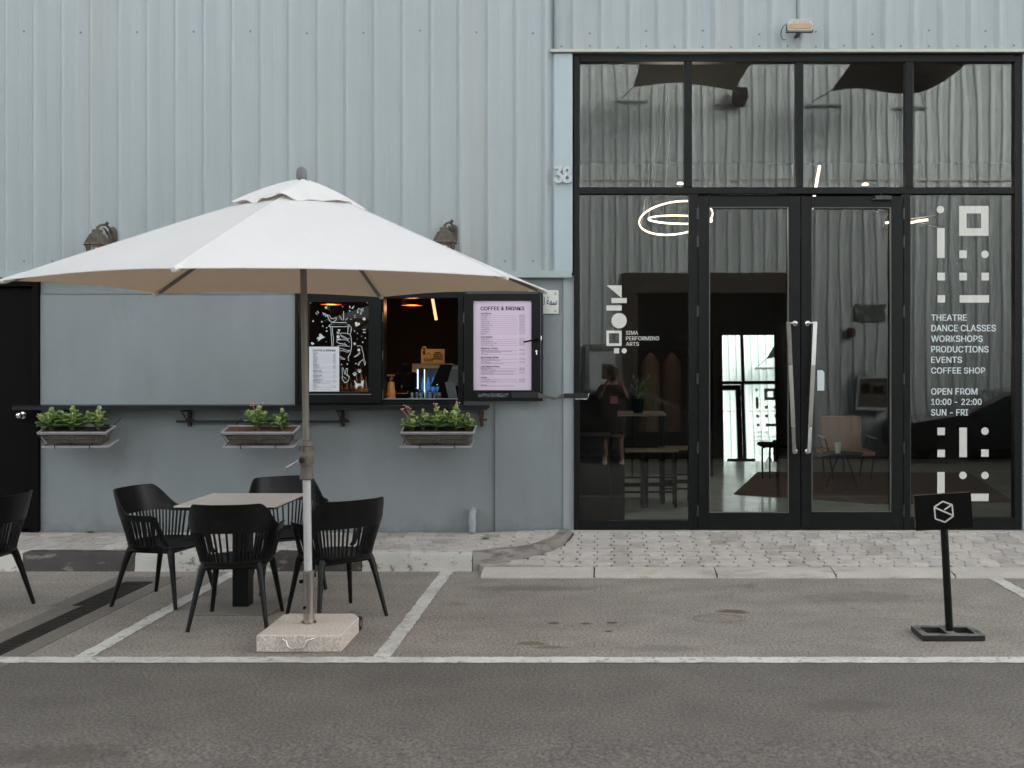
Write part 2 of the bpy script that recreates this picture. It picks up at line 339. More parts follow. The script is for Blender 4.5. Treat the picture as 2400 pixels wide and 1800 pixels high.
M['patina'] = mat('weathered_bronze_lantern', (.10, .085, .065), .6, noise=[(40, .4, (1, 1, .4), 5)], bump=(60, .4, .003))
M['warm'] = mat('warm_bulb', (1, .6, .4), .4, emit=(1, .42, .22), es=.35)
M['lamp_glass'] = glass_mat('lantern_glass', .08)
M['ledwarm'] = mat('warm_led_strip', (1, .9, .8), .4, emit=(1, .72, .52), es=1.1)
M['ledorange'] = mat('amber_led_tube', (1, .7, .5), .4, emit=(1, .55, .26), es=.4)
M['copper'] = mat('copper_lamp_shade', (.42, .17, .05), .35, metal=.8)
M['interior'] = mat('dark_interior_wall', (.022, .020, .018), .8)
M['ceil'] = mat('dark_interior_ceiling', (.03, .03, .03), .8)
M['floor'] = mat('polished_concrete_floor', (.66, .74, .71), .14, spec=.6, noise=[(2, .12, (1, 1, 1), 5), (9, .06, (1, 1, 1), 5)])
M['wood'] = mat('pale_wood', (.20, .155, .115), .5, noise=[(12, .15, (.3, 4, 1), 4)])
M['wicker'] = mat('tan_wicker', (.34, .17, .09), .6, noise=[(120, .3, (1, 1, 1), 2)])
M['rug'] = mat('rust_brown_rug', (.11, .062, .042), .95, noise=[(60, .2, (1, 1, 1), 3)])
M['orange'] = mat('orange_paper_cup', (.65, .25, .07), .5)
M['yellow'] = mat('yellow_card', (.75, .40, .10), .5)
M['amber'] = mat('amber_bottle', (.16, .05, .012), .15, spec=.8)
M['blue'] = mat('glowing_blue_bottle', (.03, .16, .5), .3, emit=(.1, .4, 1), es=.06)  # bottle colour with slight emission standing in for the fridge light
M['fridgelight'] = mat('fridge_light', (.8, .9, 1), .4, emit=(.6, .75, 1), es=.6)
M['screen'] = mat('green_led_dot', (.1, 1, .4), .4, emit=(.2, 1, .5), es=.6)
M['teal'] = mat('teal_display', (.02, .1, .1), .4, emit=(.05, .35, .33), es=.08)
M['coat'] = mat('brown_cloth', (.05, .027, .02), .9)
M['coat2'] = mat('tan_cloth', (.07, .045, .03), .9)
M['mirror'] = mat('mirror_silver', (.82, .85, .85), .0, metal=1)
M['opp'] = mat('pale_metal_cladding_opposite', (.50, .57, .58), .5, noise=[(2, .07, (1, 1, .05), 3), (9, .04, (3, 1, .04), 4)])
M['brownframe'] = mat('dark_brown_steel', (.045, .03, .024), .6)
M['sail'] = mat('grey_brown_shade_cloth', (.085, .072, .062), .9, noise=[(3, .15, (1, 1, 1), 4)])
M['carpaint'] = mat('dark_car_paint', (.008, .010, .012), .18, spec=.6, coat=.6)
M['carglass'] = mat('dark_car_glass', (.01, .025, .028), .05, spec=.8)
M['tyre'] = mat('tyre_rubber', (.012, .012, .012), .8)
M['skin'] = mat('skin', (.38, .20, .13), .55)
M['shirt'] = mat('charcoal_cotton', (.03, .028, .027), .85)
M['hair'] = mat('dark_brown_hair', (.02, .013, .01), .6)
M['shoe'] = mat('white_trainer', (.82, .85, .86), .6)
M['pink'] = mat('pink_print', (.5, .25, .28), .7)
M['iron'] = mat('cast_iron_grate', (.022, .017, .013), .6, noise=[(30, .4, (1, 1, 1), 4)])
M['strap'] = mat('black_tape_strap', (.012, .012, .013), .3)
M['grey_tape'] = mat('grey_worn_tape', (.12, .12, .115), .3)
M['flood'] = mat('white_floodlight_casing', (.62, .60, .57), .5, noise=[(40, .08, (1, 1, 1), 4)])
M['floodglass'] = mat('tan_floodlight_lens', (.48, .33, .20), .3)
M['galv'] = mat('galvanised_grey', (.22, .25, .25), .5, metal=.3)
M['cabinet'] = mat('olive_grey_cabinet', (.10, .09, .075), .55)
overlay(M['plastic'], (.05, .045, .04), 5, .58, .75, (1, 1, 1), 9, amount=.35, seed=6)
# canopy fabric lets some light through
m_ = mat('off_white_canopy_cloth', (.86, .865, .88), .8, spec=.2, noise=[(2, .02, (1, 1, 1), 3)], bump=(4, .45, .03)); nt_ = m_.node_tree
tr_ = N(nt_, 'ShaderNodeBsdfTranslucent'); tr_.inputs[0].default_value = (.82, .75, .68, 1); mx_ = N(nt_, 'ShaderNodeMixShader'); mx_.inputs[0].default_value = .38
out_ = [n for n in nt_.nodes if n.type == 'OUTPUT_MATERIAL'][0]; p_ = nt_.nodes['Principled BSDF']
nt_.links.new(p_.outputs[0], mx_.inputs[1]); nt_.links.new(tr_.outputs[0], mx_.inputs[2]); nt_.links.new(mx_.outputs[0], out_.inputs[0]); M['canopy'] = m_
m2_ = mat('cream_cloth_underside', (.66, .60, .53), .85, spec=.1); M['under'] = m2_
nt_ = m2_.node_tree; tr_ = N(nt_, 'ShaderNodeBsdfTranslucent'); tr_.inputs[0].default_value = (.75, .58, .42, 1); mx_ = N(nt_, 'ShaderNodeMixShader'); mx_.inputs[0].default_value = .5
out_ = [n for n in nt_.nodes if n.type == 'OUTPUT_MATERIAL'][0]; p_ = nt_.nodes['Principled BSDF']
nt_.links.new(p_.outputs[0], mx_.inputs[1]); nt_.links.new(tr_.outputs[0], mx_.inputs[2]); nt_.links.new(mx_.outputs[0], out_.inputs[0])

# ================================================================== GROUND
PZ = .14     # pavement level
b = MB()     # street: level by the parking bays, falling gently towards the far side
prof = [(60, -.02), (-4.7, 0.0), (-9.2, -.2), (-60, -.2)]
prof = [(-3.545, 0), (-4.7, 0), (-6.5, -.07), (-9.0, -.2), (-11.6, -.22)]
for i in range(len(prof)-1):
    (y1, z1), (y0, z0) = prof[i], prof[i+1]
    b.add([(-45, y0, z0), (45, y0, z0), (45, y1, z1), (-45, y1, z1)], [(0, 1, 2, 3)])
structure(b.build('road', M['asphalt2']))
b = MB(); b.add([(-45, -3.545, 0), (45, -3.545, 0), (45, -1.02, 0), (-45, -1.02, 0)], [(0, 1, 2, 3)]); structure(b.build('parking_bay', M['asphalt']))
b = MB(); b.box(-70, 70, -70, -11.61, -1, -.23); b.box(-70, 70, -1.01, 70, -1, -.05)
structure(b.build('ground', M['bed']))
def line(x0, x1, y0, y1, rag=.006):
    b = MB(); n = max(2, int(max(abs(x1-x0), abs(y1-y0))/.05)); long_x = abs(x1-x0) > abs(y1-y0); L = []; Rr = []
    for i in range(n+1):
        t = i/n; e1 = random.uniform(-rag, rag); e2 = random.uniform(-rag, rag)
        if long_x: L.append((x0+(x1-x0)*t, y0+e1, .004)); Rr.append((x0+(x1-x0)*t, y1+e2, .004))
        else: L.append((x0+e1, y0+(y1-y0)*t, .004)); Rr.append((x1+e2, y0+(y1-y0)*t, .004))
    b.add(L+Rr, [(i, i+1, n+2+i, n+1+i) for i in range(n)])
    return structure(b.build('parking_line', M['line']))
line(-9, 9, -3.60, -3.49)
line(-3.075, -2.975, -3.485, -1.12); line(-1.34, -1.24, -3.485, -1.08); line(3.055, 3.165, -3.485, -1.36)
line(-8.0, -7.9, -3.485, -1.12); line(7.0, 7.1, -3.485, -1.36)
# worn chalky rings and scuffs on the asphalt
b = MB()
for (cx, cy, rx, ry) in ((-1.62, -2.42, .13, .05), (.77, -2.6, .18, .10)):
    n = 30; vs = []
    for k in range(n):
        a = 2*PI*k/n; ww = .006+.006*abs(math.sin(3*a))
        vs += [(cx+rx*math.cos(a), cy+ry*math.sin(a), .003), (cx+(rx-ww)*math.cos(a), cy+(ry-ww)*math.sin(a), .003)]
    b.add(vs, [(2*k, (2*k+2) % (2*n), (2*k+3) % (2*n), 2*k+1) for k in range(n) if k % 7])
structure(b.build('chalk_mark', M['apron']))

# drain channel
b = MB(); b.box(-3.90, -3.74, -2.26, -1.30, -.05, .003); b.box(-3.525, -3.38, -6.4, -1.30, -.05, .003); b.box(-3.74, -3.525, -1.50, -1.30, -.05, .003); b.box(-3.84, -3.67, -6.4, -2.2605, -.05, .003)
structure(b.build('drain_apron', M['apron']))
dr = structure(bpy.data.objects.new('drain_channel', None)); COL.objects.link(dr)
b = MB(); b.box(-3.74, -3.725, -2.26, -1.50, -.04, .010); b.box(-3.67, -3.655, -6.4, -2.26, -.04, .010); b.box(-3.54, -3.525, -6.4, -1.50, -.04, .010); b.box(-3.725, -3.54, -2.26, -1.5, -.05, .0035); b.box(-3.655, -3.54, -6.4, -2.2601, -.05, .0035)
b.build('channel_frame', M['iron'], dr)
bm_ = MB().box(-3.725, -3.54, -.010, .010, .004, .012).mesh('grate_bar', M['iron']); bm2_ = MB().box(-3.655, -3.54, -.010, .010, .004, .012).mesh('grate_bar', M['iron'])
y = -1.52
while y > -4.2:
    o = link('grate_bar', bm_ if y > -2.26 else bm2_, dr); o.location = (0, y, 0); y -= .042
b = MB()
while y > -6.4: b.box(-3.655, -3.54, y-.010, y+.010, .004, .012); y -= .042
b.build('grate_bars', M['iron'], dr)['kind'] = 'stuff'

# ------------------------------------------------------------------ pavement with interlocking pavers
def paver_mesh(W=.143, L=.196, H=.05):
    w1, w2 = W/2+.013, W/2-.015      # wide at the ends, narrow in the middle
    l = L/2; a = l*.42; c = l*.22
    pts = [(-w1, -l), (w1, -l), (w1, -a-.0), (w2, -c), (w2, c), (w1, a), (w1, l), (-w1, l), (-w1, a), (-w2, c), (-w2, -c), (-w1, -a)]
    g = .0042; bv = .004
    def off(d): return [(p[0]-math.copysign(d, p[0]), p[1]-(math.copysign(d, p[1]) if abs(p[1]) > l*.9 else 0)) for p in pts]
    lo, hi = off(g), off(g+bv); n = len(pts)
    vs = [(x, y, -H) for x, y in lo] + [(x, y, -.006) for x, y in lo] + [(x, y, 0) for x, y in hi]
    fs = [tuple(range(2*n, 3*n))] + [(r*n+k, r*n+(k+1) % n, (r+1)*n+(k+1) % n, (r+1)*n+k) for r in (0, 1) for k in range(n)]
    return vs, fs
pvm = []
for m_ in PV:
    b = MB(); b.add(*paver_mesh()); pvm.append(b.mesh('paver', m_))
# kerb outline of the raised left pavement: curve that swings in to the shopfront
curve = [(-1.08, -1.07), (-.90, -1.01), (-.74, -.92), (-.60, -.81), (-.47, -.68), (-.375, -.52), (-.32, -.35), (-.29, -.18), (-.285, -.06)]
def left_zone(x, y):      # inside the raised pavement (behind the kerb)?
    if y > -.004: return False
    if x < -1.1: return y > -.937
    for i in range(len(curve)-1):
        (ax, ay), (bx, by) = curve[i], curve[i+1]
        if ay <= y <= by or (i == 0 and y < ay):
            t = (y-ay)/(by-ay); xb = ax+(bx-ax)*t
            return x < xb-.135 and y > -.937
    return False
def ramp_z(y): return .045 + (.165-.045)*(y+1.12)/1.12
def right_zone(x, y):
    if y > -.078 or y < -1.108: return False
    if x > -.2: return True
    for i in range(len(curve)-1):
        (ax, ay), (bx, by) = curve[i], curve[i+1]
        if ay <= y <= by:
            t = (y-ay)/(by-ay); xb = ax+(bx-ax)*t
            return x > xb+.012
    return False
def xb_at(y):
    for i in range(len(curve)-1):
        (ax, ay), (bx, by) = curve[i], curve[i+1]
        if ay <= y <= by: return ax+(bx-ax)*(y-ay)/(by-ay)
    return -.285 if y > -.06 else -1.0
def clampz(side, x, y):
    if side == 0:
        y = min(max(y, -.937), -.004)
        if x > -1.1: x = min(x, xb_at(y)-.135)
    else:
        y = min(max(y, -1.108), -.078)
        if x < -.2: x = max(x, xb_at(y)+.012)
    return (x, y)
def top_z_left(x): return PZ + .03*smooth(-1.2, -.3, x)
pav = structure(MB().box(-9, -.95, -.95, .02, .0, PZ-.012).build('pavement', M['bed']))
b = MB(); b.prism([(-.96, -.95), (-.74, -.86), (-.58, -.74), (-.45, -.6), (-.38, -.4), (-.35, -.2), (-.34, .02), (-.96, .02)], 0, PZ-.008)
b.build('paving_bed', M['bed'], pav)
rmp = structure(MB().box(-.2, 9, -1.13, -1.12, 0, .03).build('ramp', M['bed']))
b = MB(); b.add([(-1.0, -1.13, .03), (9, -1.13, .03), (9, .02, .153), (-.33, .02, .153)], [(0, 1, 2, 3)]); b.build('paving_bed', M['bed'], rmp)
slope = math.atan((.165-.045)/1.12)
cnt = [0, 0]
extraL, extraR = MB(), MB()
pv_v, pv_f = paver_mesh()
pitch, plen = .1455, .198
i = -62
while i*pitch < 6.3:
    x = i*pitch
    for j in range(-1, 8):
        y = -.05 - j*plen + (plen/2 if i % 2 else 0) - .05
        for side, zone in ((0, left_zone), (1, right_zone)):
            cs = [(x+a, y+c) for a in (-.07, 0, .07) for c in (-.09, 0, .09)]; ins_ = [zone(*q) for q in cs]
            if sum(ins_) < 2: continue
            if x < -6.2 or x > 5.2: continue
            z = top_z_left(x) if side == 0 else ramp_z(y)
            vis = (-5.75 < x < 4.35)
            z += random.uniform(-.002, .002)
            rot = (slope if side else 0) + random.uniform(-.012, .012)
            ry = random.uniform(-.012, .012); rz = random.uniform(-.012, .012)
            if not all(ins_):
                vs = [clampz(side, x+p[0], y+p[1])+(p[2]+(top_z_left(x) if side == 0 else ramp_z(clampz(side, x+p[0], y+p[1])[1])),) for p in pv_v]
                bb = MB(); bb.add(vs, pv_f); me = bpy.data.meshes.new('paver'); me.from_pydata(bb.v, [], bb.f); me.materials.append(PV[random.choice([0, 1, 2, 4] if x > -1.3 else [0, 1, 3])])
                if not vis or cnt[side] >= 297: (extraL, extraR)[side].add(vs, pv_f)
                else: link('paver', me, (pav, rmp)[side]); cnt[side] += 1
                continue
            if cnt[side] < 290 and vis:
                pref = [0, 1, 2, 4, 3] if x > -1.3 else [0, 3, 1, 3, 4]
                o = link('paver', pvm[random.choice(pref)], (pav, rmp)[side]); cnt[side] += 1
                o.location = (x, y, z); o.rotation_euler = (rot, ry, rz)
            else:
                Mx = Matrix.Translation((x, y, z)) @ Matrix.Rotation(rot, 4, 'X')
                (extraL, extraR)[side].add([Mx @ Vector(p) for p in pv_v], pv_f)
    i += 1
b = MB(); b.prism([(-1.0, -1.115), (-.5, -1.115), (-.44, -.66), (-.60, -.80), (-.74, -.91), (-.90, -1.0), (-1.03, -1.06)], .0, .052); b.build('mortar_strip', PV[3], rmp)
# mortar strip against the shopfront
MB().box(-.33, 5, -.075, .0, .10, .163).build('mortar_strip', PV[2], rmp)
if extraL.v: extraL.build('far_pavers', PV[1], pav)['kind'] = 'stuff'
if extraR.v: extraR.build('far_pavers', PV[1], rmp)['kind'] = 'stuff'

# raised kerb with alternate painted stones
kb = structure(bpy.data.objects.new('kerb', None)); COL.objects.link(kb)
def kerb_prof(y0, zt): return [(y0-.012, 0), (y0, .03), (y0+.008, zt-.03), (y0+.03, zt), (y0+.13, zt), (y0+.13, 0)]
for x0, x1, m_ in ((-9, -6.6, 'kerbw'), (-6.6, -5.7, 'kerbb'), (-5.7, -4.79, 'kerbw'), (-4.79, -3.87, 'kerbb'), (-3.87, -3.29, 'kerbw'), (-3.29, -2.71, 'kerbw'), (-2.71, -2.0, 'kerbb'), (-2.0, -1.085, 'kerbw')):
    b = MB(); jz = random.uniform(-.003, .003)
    xs = [x0+.004+(x1-x0-.008)*k/8 for k in range(9)]
    pr = kerb_prof(-1.07, PZ+.01+jz); n = len(pr)
    vs = []
    for x in xs:
        e = random.uniform(-.003, .003); vs += [(x, p[0]+e, p[1]+(e if p[1] > .1 else 0)) for p in pr]
    fs = [(r*n+k, r*n+(k+1) % n, (r+1)*n+(k+1) % n, (r+1)*n+k) for r in range(8) for k in range(n)] + [tuple(range(n)), tuple(8*n+k for k in range(n))]
    b.add(vs, fs); b.build('kerb_stone', M[m_], kb, smooth=35)
# curved end stone sinking towards the door
b = MB(); nn = len(curve); vs = []
for i, (x, y) in enumerate(curve):
    a = Vector(curve[max(i-1, 0)]); c = Vector(curve[min(i+1, nn-1)]); t = (c-a).normalized(); nrm = Vector((-t.y, t.x))
    zt = PZ+.012 + .028*smooth(0, nn-1, i); zb = 0
    wd = .13
    for (d, z) in ((-.01, zb), (0.0, zb+.02), (.012, zt-.03), (.035, zt), (wd, zt-.004), (wd, 0)):
        vs.append((x+nrm.x*d, y+nrm.y*d, z))
b.add(vs, [(i*6+k, i*6+(k+1) % 6, (i+1)*6+(k+1) % 6, (i+1)*6+k) for i in range(nn-1) for k in range(6)]+[tuple(range(6)), tuple((nn-1)*6+k for k in range(6))])
b.build('kerb_stone', M['kerbg'], kb, smooth=35)
# dropped kerb
dk = structure(bpy.data.objects.new('dropped_kerb', None)); COL.objects.link(dk)
xs = [-.99, -.08, .9, 1.85, 2.8, 3.75, 4.7, 5.65, 6.6]
for i in range(len(xs)-1):
    b = MB(); pr = [(-1.345, 0), (-1.34, .012), (-1.33, .018), (-1.22, .036), (-1.11, .044), (-1.11, 0)]; n = 6; vs = []
    L = 8
    for k in range(L+1):
        x = xs[i]+.006+(xs[i+1]-xs[i]-.012)*k/L; e = random.uniform(-.003, .003)
        if i == 0 and k == 0: x += .0
        vs += [(x, p[0]+e, p[1]+(e*.4 if p[1] > 0 else 0)) for p in pr]
    b.add(vs, [(r*n+k, r*n+(k+1) % n, (r+1)*n+(k+1) % n, (r+1)*n+k) for r in range(L) for k in range(n)]+[tuple(range(n)), tuple(L*n+k for k in range(n))])
    b.build('kerb_stone', M['kerb'], dk, smooth=35)
    MB().box(xs[i+1]-.006, xs[i+1]+.006, -1.32, -1.12, 0, .026).build('mortar_joint', M['bed'], dk)

# ================================================================== WAREHOUSE (the building with its cladding)
TOP = 7.0
wh = thing('warehouse', 'pale blue-grey ribbed metal warehouse with plastered lower wall behind the parasol', 'building')
PIT = .2633; X0 = 1.783; DEP = .046
def rib_profile(k):      # one pitch beginning at the rise of rib k
    x = X0 + k*PIT
    return [(x, 0), (x+.036, -DEP), (x+.058, -DEP), (x+.135, 0), (x+.165, 0), (x+.168, -.0012), (x+.225, -.0012), (x+.228, 0)]
def sheet(k0, k1, z0, z1, xa=None, xb=None, parent=None, m=None, name='cladding_sheet', Y=0, flip=1):
    pts = []
    for k in range(k0, k1): pts += rib_profile(k)
    pts.append((X0+k1*PIT, 0))
    if xa is not None: pts = [(max(p[0], xa), p[1]) for p in pts]
    if xb is not None: pts = [(min(p[0], xb), p[1]) for p in pts]
    if flip < 0: pts = [(p[0], p[1]*.36) for p in pts]
    out = []
    for p in pts:
        if not out or abs(p[0]-out[-1][0]) > 1e-5 or abs(p[1]-out[-1][1]) > 1e-5: out.append(p)
    n = len(out)
    j = random.uniform(-.0012, .0012)
    vs = [(x, Y+flip*y+j, z0) for x, y in out]+[(x, Y+flip*y+j, z1) for x, y in out]+[(x, Y+flip*(y+.003)+j, z0) for x, y in out]+[(x, Y+flip*(y+.003)+j, z1) for x, y in out]
    fs = [(i, i+1, n+i+1, n+i) for i in range(n-1)]+[(2*n+i, 3*n+i, 3*n+i+1, 2*n+i+1) for i in range(n-1)]
    fs += [(i, 2*n+i, 2*n+i+1, i+1) for i in range(n-1)]+[(0, n, 3*n, 2*n), (n-1, 3*n-1, 4*n-1, 2*n-1)]
    b = MB(); b.add(vs, fs); return b.build(name, m or M['clad'], parent)
ZF = vz(640)        # bottom flashing of the cladding
ZT = vz(121)        # flashing over the shopfront
XL = ux(1300); XR = ux(2394)
for k0 in range(-46, -6, 4):
    if k0 >= -10: break
    sheet(k0, k0+4, ZF, TOP, parent=wh)
sheet(-10, -8, ZF, TOP, parent=wh, xb=XL)
sheet(-10, -6, ZT, TOP, parent=wh, xa=XL)
for k0 in range(-6, 11, 4): sheet(k0, k0+4, ZT, TOP, parent=wh)
sheet(10, 14, 0.15, ZT, parent=wh, xa=ux(2400)); 
for k0 in range(14, 46, 4): sheet(k0, k0+4, .15, TOP, parent=wh)
# screws with washers
b = MB(); Mr = Matrix.Rotation(R(90), 4, 'X')
def screw(x, z, y=-.001, r=.0085):
    Mt = Matrix.Translation((x, y, z)) @ Mr
    b.lathe([(r*1.3, 0), (r*1.3, .002), (r*.7, .003), (r*.7, .008), (r*.4, .009)], n=8, M=Mt)
for k in range(-28, 10):
    xc = X0+k*PIT+.188
    if k % 2 == 0: screw(xc, vz(76)+random.uniform(-.02, .02)); screw(xc, 6.6)
    if xc < XL: screw(xc+.0, vz(612), y=-.001)
    if xc > XL: screw(xc-.0, vz(109)+random.uniform(-.012, .012))
b.build('cladding_screws', M['galv'], wh)['kind'] = 'stuff'
# bottom flashing, top flashing, corner trims
b = MB(); b.prism([(-.055, ZF-.012), (-.052, ZF-.014), (-.052, ZF+.018), (.02, ZF+.024), (.02, ZF-.03), (-.05, ZF-.045), (-.055, ZF-.045)], -9, ux(1340), ax='x'); b.build('flashing', M['flashg'], wh)
b = MB(); b.prism([(-.085, ZT-.02), (-.082, ZT-.022), (-.06, ZT+.006), (.03, ZT+.02), (.03, ZT-.01), (-.08, ZT-.028), (-.085, ZT-.028)], ux(1291), ux(2430), ax='x'); b.build('flashing', M['flash'], wh)
b = MB(); b.box(XL, ux(1342), -.05, .03, ZF+.0, ZT-.03, .003); b.box(XL-.03, XL, -.012, .02, ZF+.01, ZT-.03); b.build('corner_trim', M['trim'], wh)
for z in (2.75, 3.2, 3.9, 4.4):
    pass
b = MB(); b.box(ux(2394), ux(2412), -.05, .03, .165, ZT-.03, .003); b.build('corner_trim', M['trim'], wh)
# plastered lower wall (pieces round the serving window and the black door)
XD = ux(88); XS0, XS1 = ux(690), ux(1086); ZS0, ZS1 = vz(948), vz(686)
b = MB()
b.box(XD, XS0, .03, .25, .0, ZF-.02); b.box(XS0, XS1, .03, .25, 0, ZS0); b.box(XS0, XS1, .03, .25, ZS1, ZF-.02); b.box(XS1, ux(1156), .03, .25, 0, ZF-.02)
b.box(ux(1156), ux(1159.5), .045, .25, 0, ZF-.02)
b.box(ux(1159.5), ux(1320), .028, .25, 0, ZF-.02)
b.build('plaster_wall', M['plaster'], wh)
MB().box(ux(1320), ux(1345), .012, .25, 0, ZF-.02, .002).build('pilaster', M['pilaster'], wh)
MB().box(ux(1153.5), ux(1156.5), .022, .045, .15, ZF-.2).build('expansion_bead', M['galv'], wh)
# painted shutter panel left of the serving window
MB().box(ux(92), ux(691), .014, .03, vz(949), vz(690.5), .003).build('plaster_panel', M['plaster'], wh)
MB().box(ux(100), ux(690), .018, .03, vz(688.5), vz(686)).build('expansion_bead', M['galv'], wh)
MB().box(-12, XD-.9, .03, .25, 0, ZF-.02).build('plaster_wall', M['plaster'], wh)
MB().box(XD-.9, XD, .2, .25, 0, .16).build('door_step', M['bed'], wh)
# body of the building: roof and back so that no light leaks in
b = MB(); b.box(-45, 45, .26, .30, TOP-.05, TOP); b.box(-12, -3.4, .26, .3, 0, TOP); b.box(-45, 45, .3, 14, TOP-.05, TOP); b.box(-45, 45, 14, 14.1, 0, TOP)
b.box(-45, -44.9, .3, 14, 0, TOP); b.box(44.9, 45, .3, 14, 0, TOP)
b.box(-3.4, 4.5, .1, .14, ZT+.05, TOP); b.box(-3.4, -.45, .26, .30, ZF, TOP)
b.build('inner_lining', M['interior'], wh)
# small cement patch where the waste pipe comes out
b = MB(); b.box(ux(1088), ux(1125), .022, .03, vz(1215), vz(1190)); b.build('cement_patch', M['plaster'], wh)

# black door at the far left
dl = thing('side_door', 'black metal door with round steel knob at far left', 'door', (0, 0, 0))
MB().box(XD-.93, XD-.055, .05, .09, .16, 2.42, .003).build('door_leaf', M['dark'], dl)
b = MB(); b.box(XD-.05, XD+.012, -.01, .1, .15, ZF-.05, .003); b.box(XD-.99, XD-.935, -.01, .1, .15, ZF-.05, .003); b.box(XD-.93, XD-.05, -.01, .1, 2.43, ZF-.05, .003); b.build('door_frame', M['dark'], dl)
Mt = Matrix.Translation((ux(47), .05, vz(974))) @ Matrix.Rotation(R(90), 4, 'X')
b = MB(); b.lathe([(.032, 0), (.032, .008), (.012, .012), (.012, .035), (.026, .045), (.030, .06), (.024, .075), (.008, .08)], n=24, M=Mt); b.build('knob', M['chrome'], dl, smooth=30)

# number 38
nm = thing('house_number', 'raised pale metal number 38 on the trim left of the glass front', 'number')
text_mesh('digit', '3', M['num'], nm, ux(1301), ux(1318.5), vz(432), vz(394.5), -.080, bold=.03, depth=.012)
text_mesh('digit', '8', M['num'], nm, ux(1321), ux(1339.5), vz(432), vz(394.5), -.080, bold=.03, depth=.012)

# ================================================================== GLASS SHOPFRONT
sf = thing('glass_shopfront', 'tall black framed glass shopfront with double doors and white lettering', 'shopfront')
FY0, FY1 = -.02, .07
U = lambda u: ux(u, FY0); V = lambda v: vz(v, FY0)
zb = .165
def fr(name, u0, u1, v0, v1, y0=FY0, y1=FY1, par=sf, m='black', bv=.003):
    return MB().box(ux(u0, y0), ux(u1, y0), y0, y1, vz(v0, y0), vz(v1, y0), bv).build(name, M[m], par)
vb = VC-(zb-CZ)*F/(FY0-CY)
fr('jamb', 1345, 1358.7, vb, 130); fr('jamb', 2378.5, 2394, vb, 130)
fr('frame_head', 1358.9, 2378.3, 144.5, 128); fr('transom', 1358.9, 2378.3, 454, 438.5)
for a, c in ((1604, 1622), (1866, 1883), (2123, 2140)): fr('mullion', a, c, 438.3, 144.7, FY0-.004)
fr('post', 1614.5, 1636, vb, 454.3, FY0-.002); fr('post', 2118, 2134, vb, 454.3, FY0-.002)
fr('bottom_rail', 1358.9, 1614.3, vb, 1221); fr('bottom_rail', 2134.2, 2378.3, vb, 1214)
# reddish sealed edge at the far right
GP = {}
def pane(key, u0, u1, v0, v1, wav, seed, y=.02, par=sf, name='pane', refl=.034):
    o = MB().box(ux(u0, y), ux(u1, y), y, y+.006, vz(v0, y), vz(v1, y)).build(name, glass_mat('window_glass', refl, wav=wav, seed=seed), par); GP[key] = o
    # slim glazing bead round the pane
    b = MB(); x0, x1, z0, z1 = ux(u0, y), ux(u1, y), vz(v0, y), vz(v1, y); t = .007
    b.box(x0, x0+t, y-.012, y-.001, z0, z1); b.box(x1-t, x1, y-.012, y-.001, z0, z1); b.box(x0+t, x1-t, y-.012, y-.001, z0, z0+t); b.box(x0+t, x1-t, y-.012, y-.001, z1-t, z1)
    b.build('glazing_bead', M['beadm'], o)
    return o
M['beadm'] = mat('grey_gasket', (.10, .095, .085), .5)
pane('u1', 1356, 1606, 441, 142, .0013, 1.0, refl=.050); pane('u2', 1620, 1868, 441, 142, .0011, 2.3, refl=.050); pane('u3', 1881, 2125, 441, 142, .0014, 3.9, refl=.050); pane('u4', 2138, 2381, 441, 142, .0020, 5.2, refl=.050)
pane('l1', 1356, 1617, 1223, 451, .0005, 6.4); pane('l4', 2132, 2381, 1216, 451, .0016, 8.1)
def leaf(u0, u1, g0, g1, vt, gt, gb, key, hin, wav, seed):
    """door leaf outline u0..u1, glass g0..g1; hin = side of the hinges"""
    d = bpy.data.objects.new('door', None); COL.objects.link(d); d.parent = sf
    y0, y1 = -.03, .045
    lz = .172; lv = VC-(lz-CZ)*F/(y0-CY)
    fr('stile', u0, g0, lv, vt, y0, y1, d); fr('stile', g1, u1, lv, vt, y0, y1, d)
    fr('top_rail', g0+.1, g1-.1, gt, vt, y0, y1, d); fr('kick_rail', g0+.1, g1-.1, lv, gb, y0, y1, d)
    y = .004
    MB().box(ux(g0-2, y), ux(g1+2, y), y, y+.008, vz(gb+2, y), vz(gt-2, y)).build('door_glass', glass_mat('door_glass', .030, wav=wav, seed=seed), d)
    b = MB(); t = .008; x0, x1, z0, z1 = ux(g0, y0), ux(g1, y0), vz(gb, y0), vz(gt, y0)
    b.box(x0, x0+t, y0-.006, y0+.02, z0, z1); b.box(x1-t, x1, y0-.006, y0+.02, z0, z1); b.box(x0+t, x1-t, y0-.006, y0+.02, z0, z0+t); b.box(x0+t, x1-t, y0-.006, y0+.02, z1-t, z1)
    b.build('glazing_bead', M['beadm'], d)
    for v in (500, 566, 730, 888, 1050, 1197):
        u = hin
        b = MB(); b.tube([(ux(u, -.04), -.040, vz(v+13, -.04)), (ux(u, -.04), -.040, vz(v-13, -.04))], .009, 8); b.box(ux(u, -.04)-.012, ux(u, -.04)+.012, -.036, -.029, vz(v+12, -.04), vz(v-12, -.04))
        b.tube([(ux(u, -.04), -.040, vz(v+1.5, -.04)), (ux(u, -.04), -.040, vz(v-1.5, -.04))], .0105, 8); b.build('hinge', M['galvd'], d)
    return d
M['galvd'] = mat('dull_hinge_metal', (.05, .05, .05), .35, metal=.5)
dL = leaf(1637, 1876, 1662, 1848.5, 460, 485, 1202, 'dl', 1635, .0005, 11.5)
dR = leaf(1878, 2117, 1902, 2088.5, 460, 486, 1200, 'dr', 2118, .0016, 14.2)
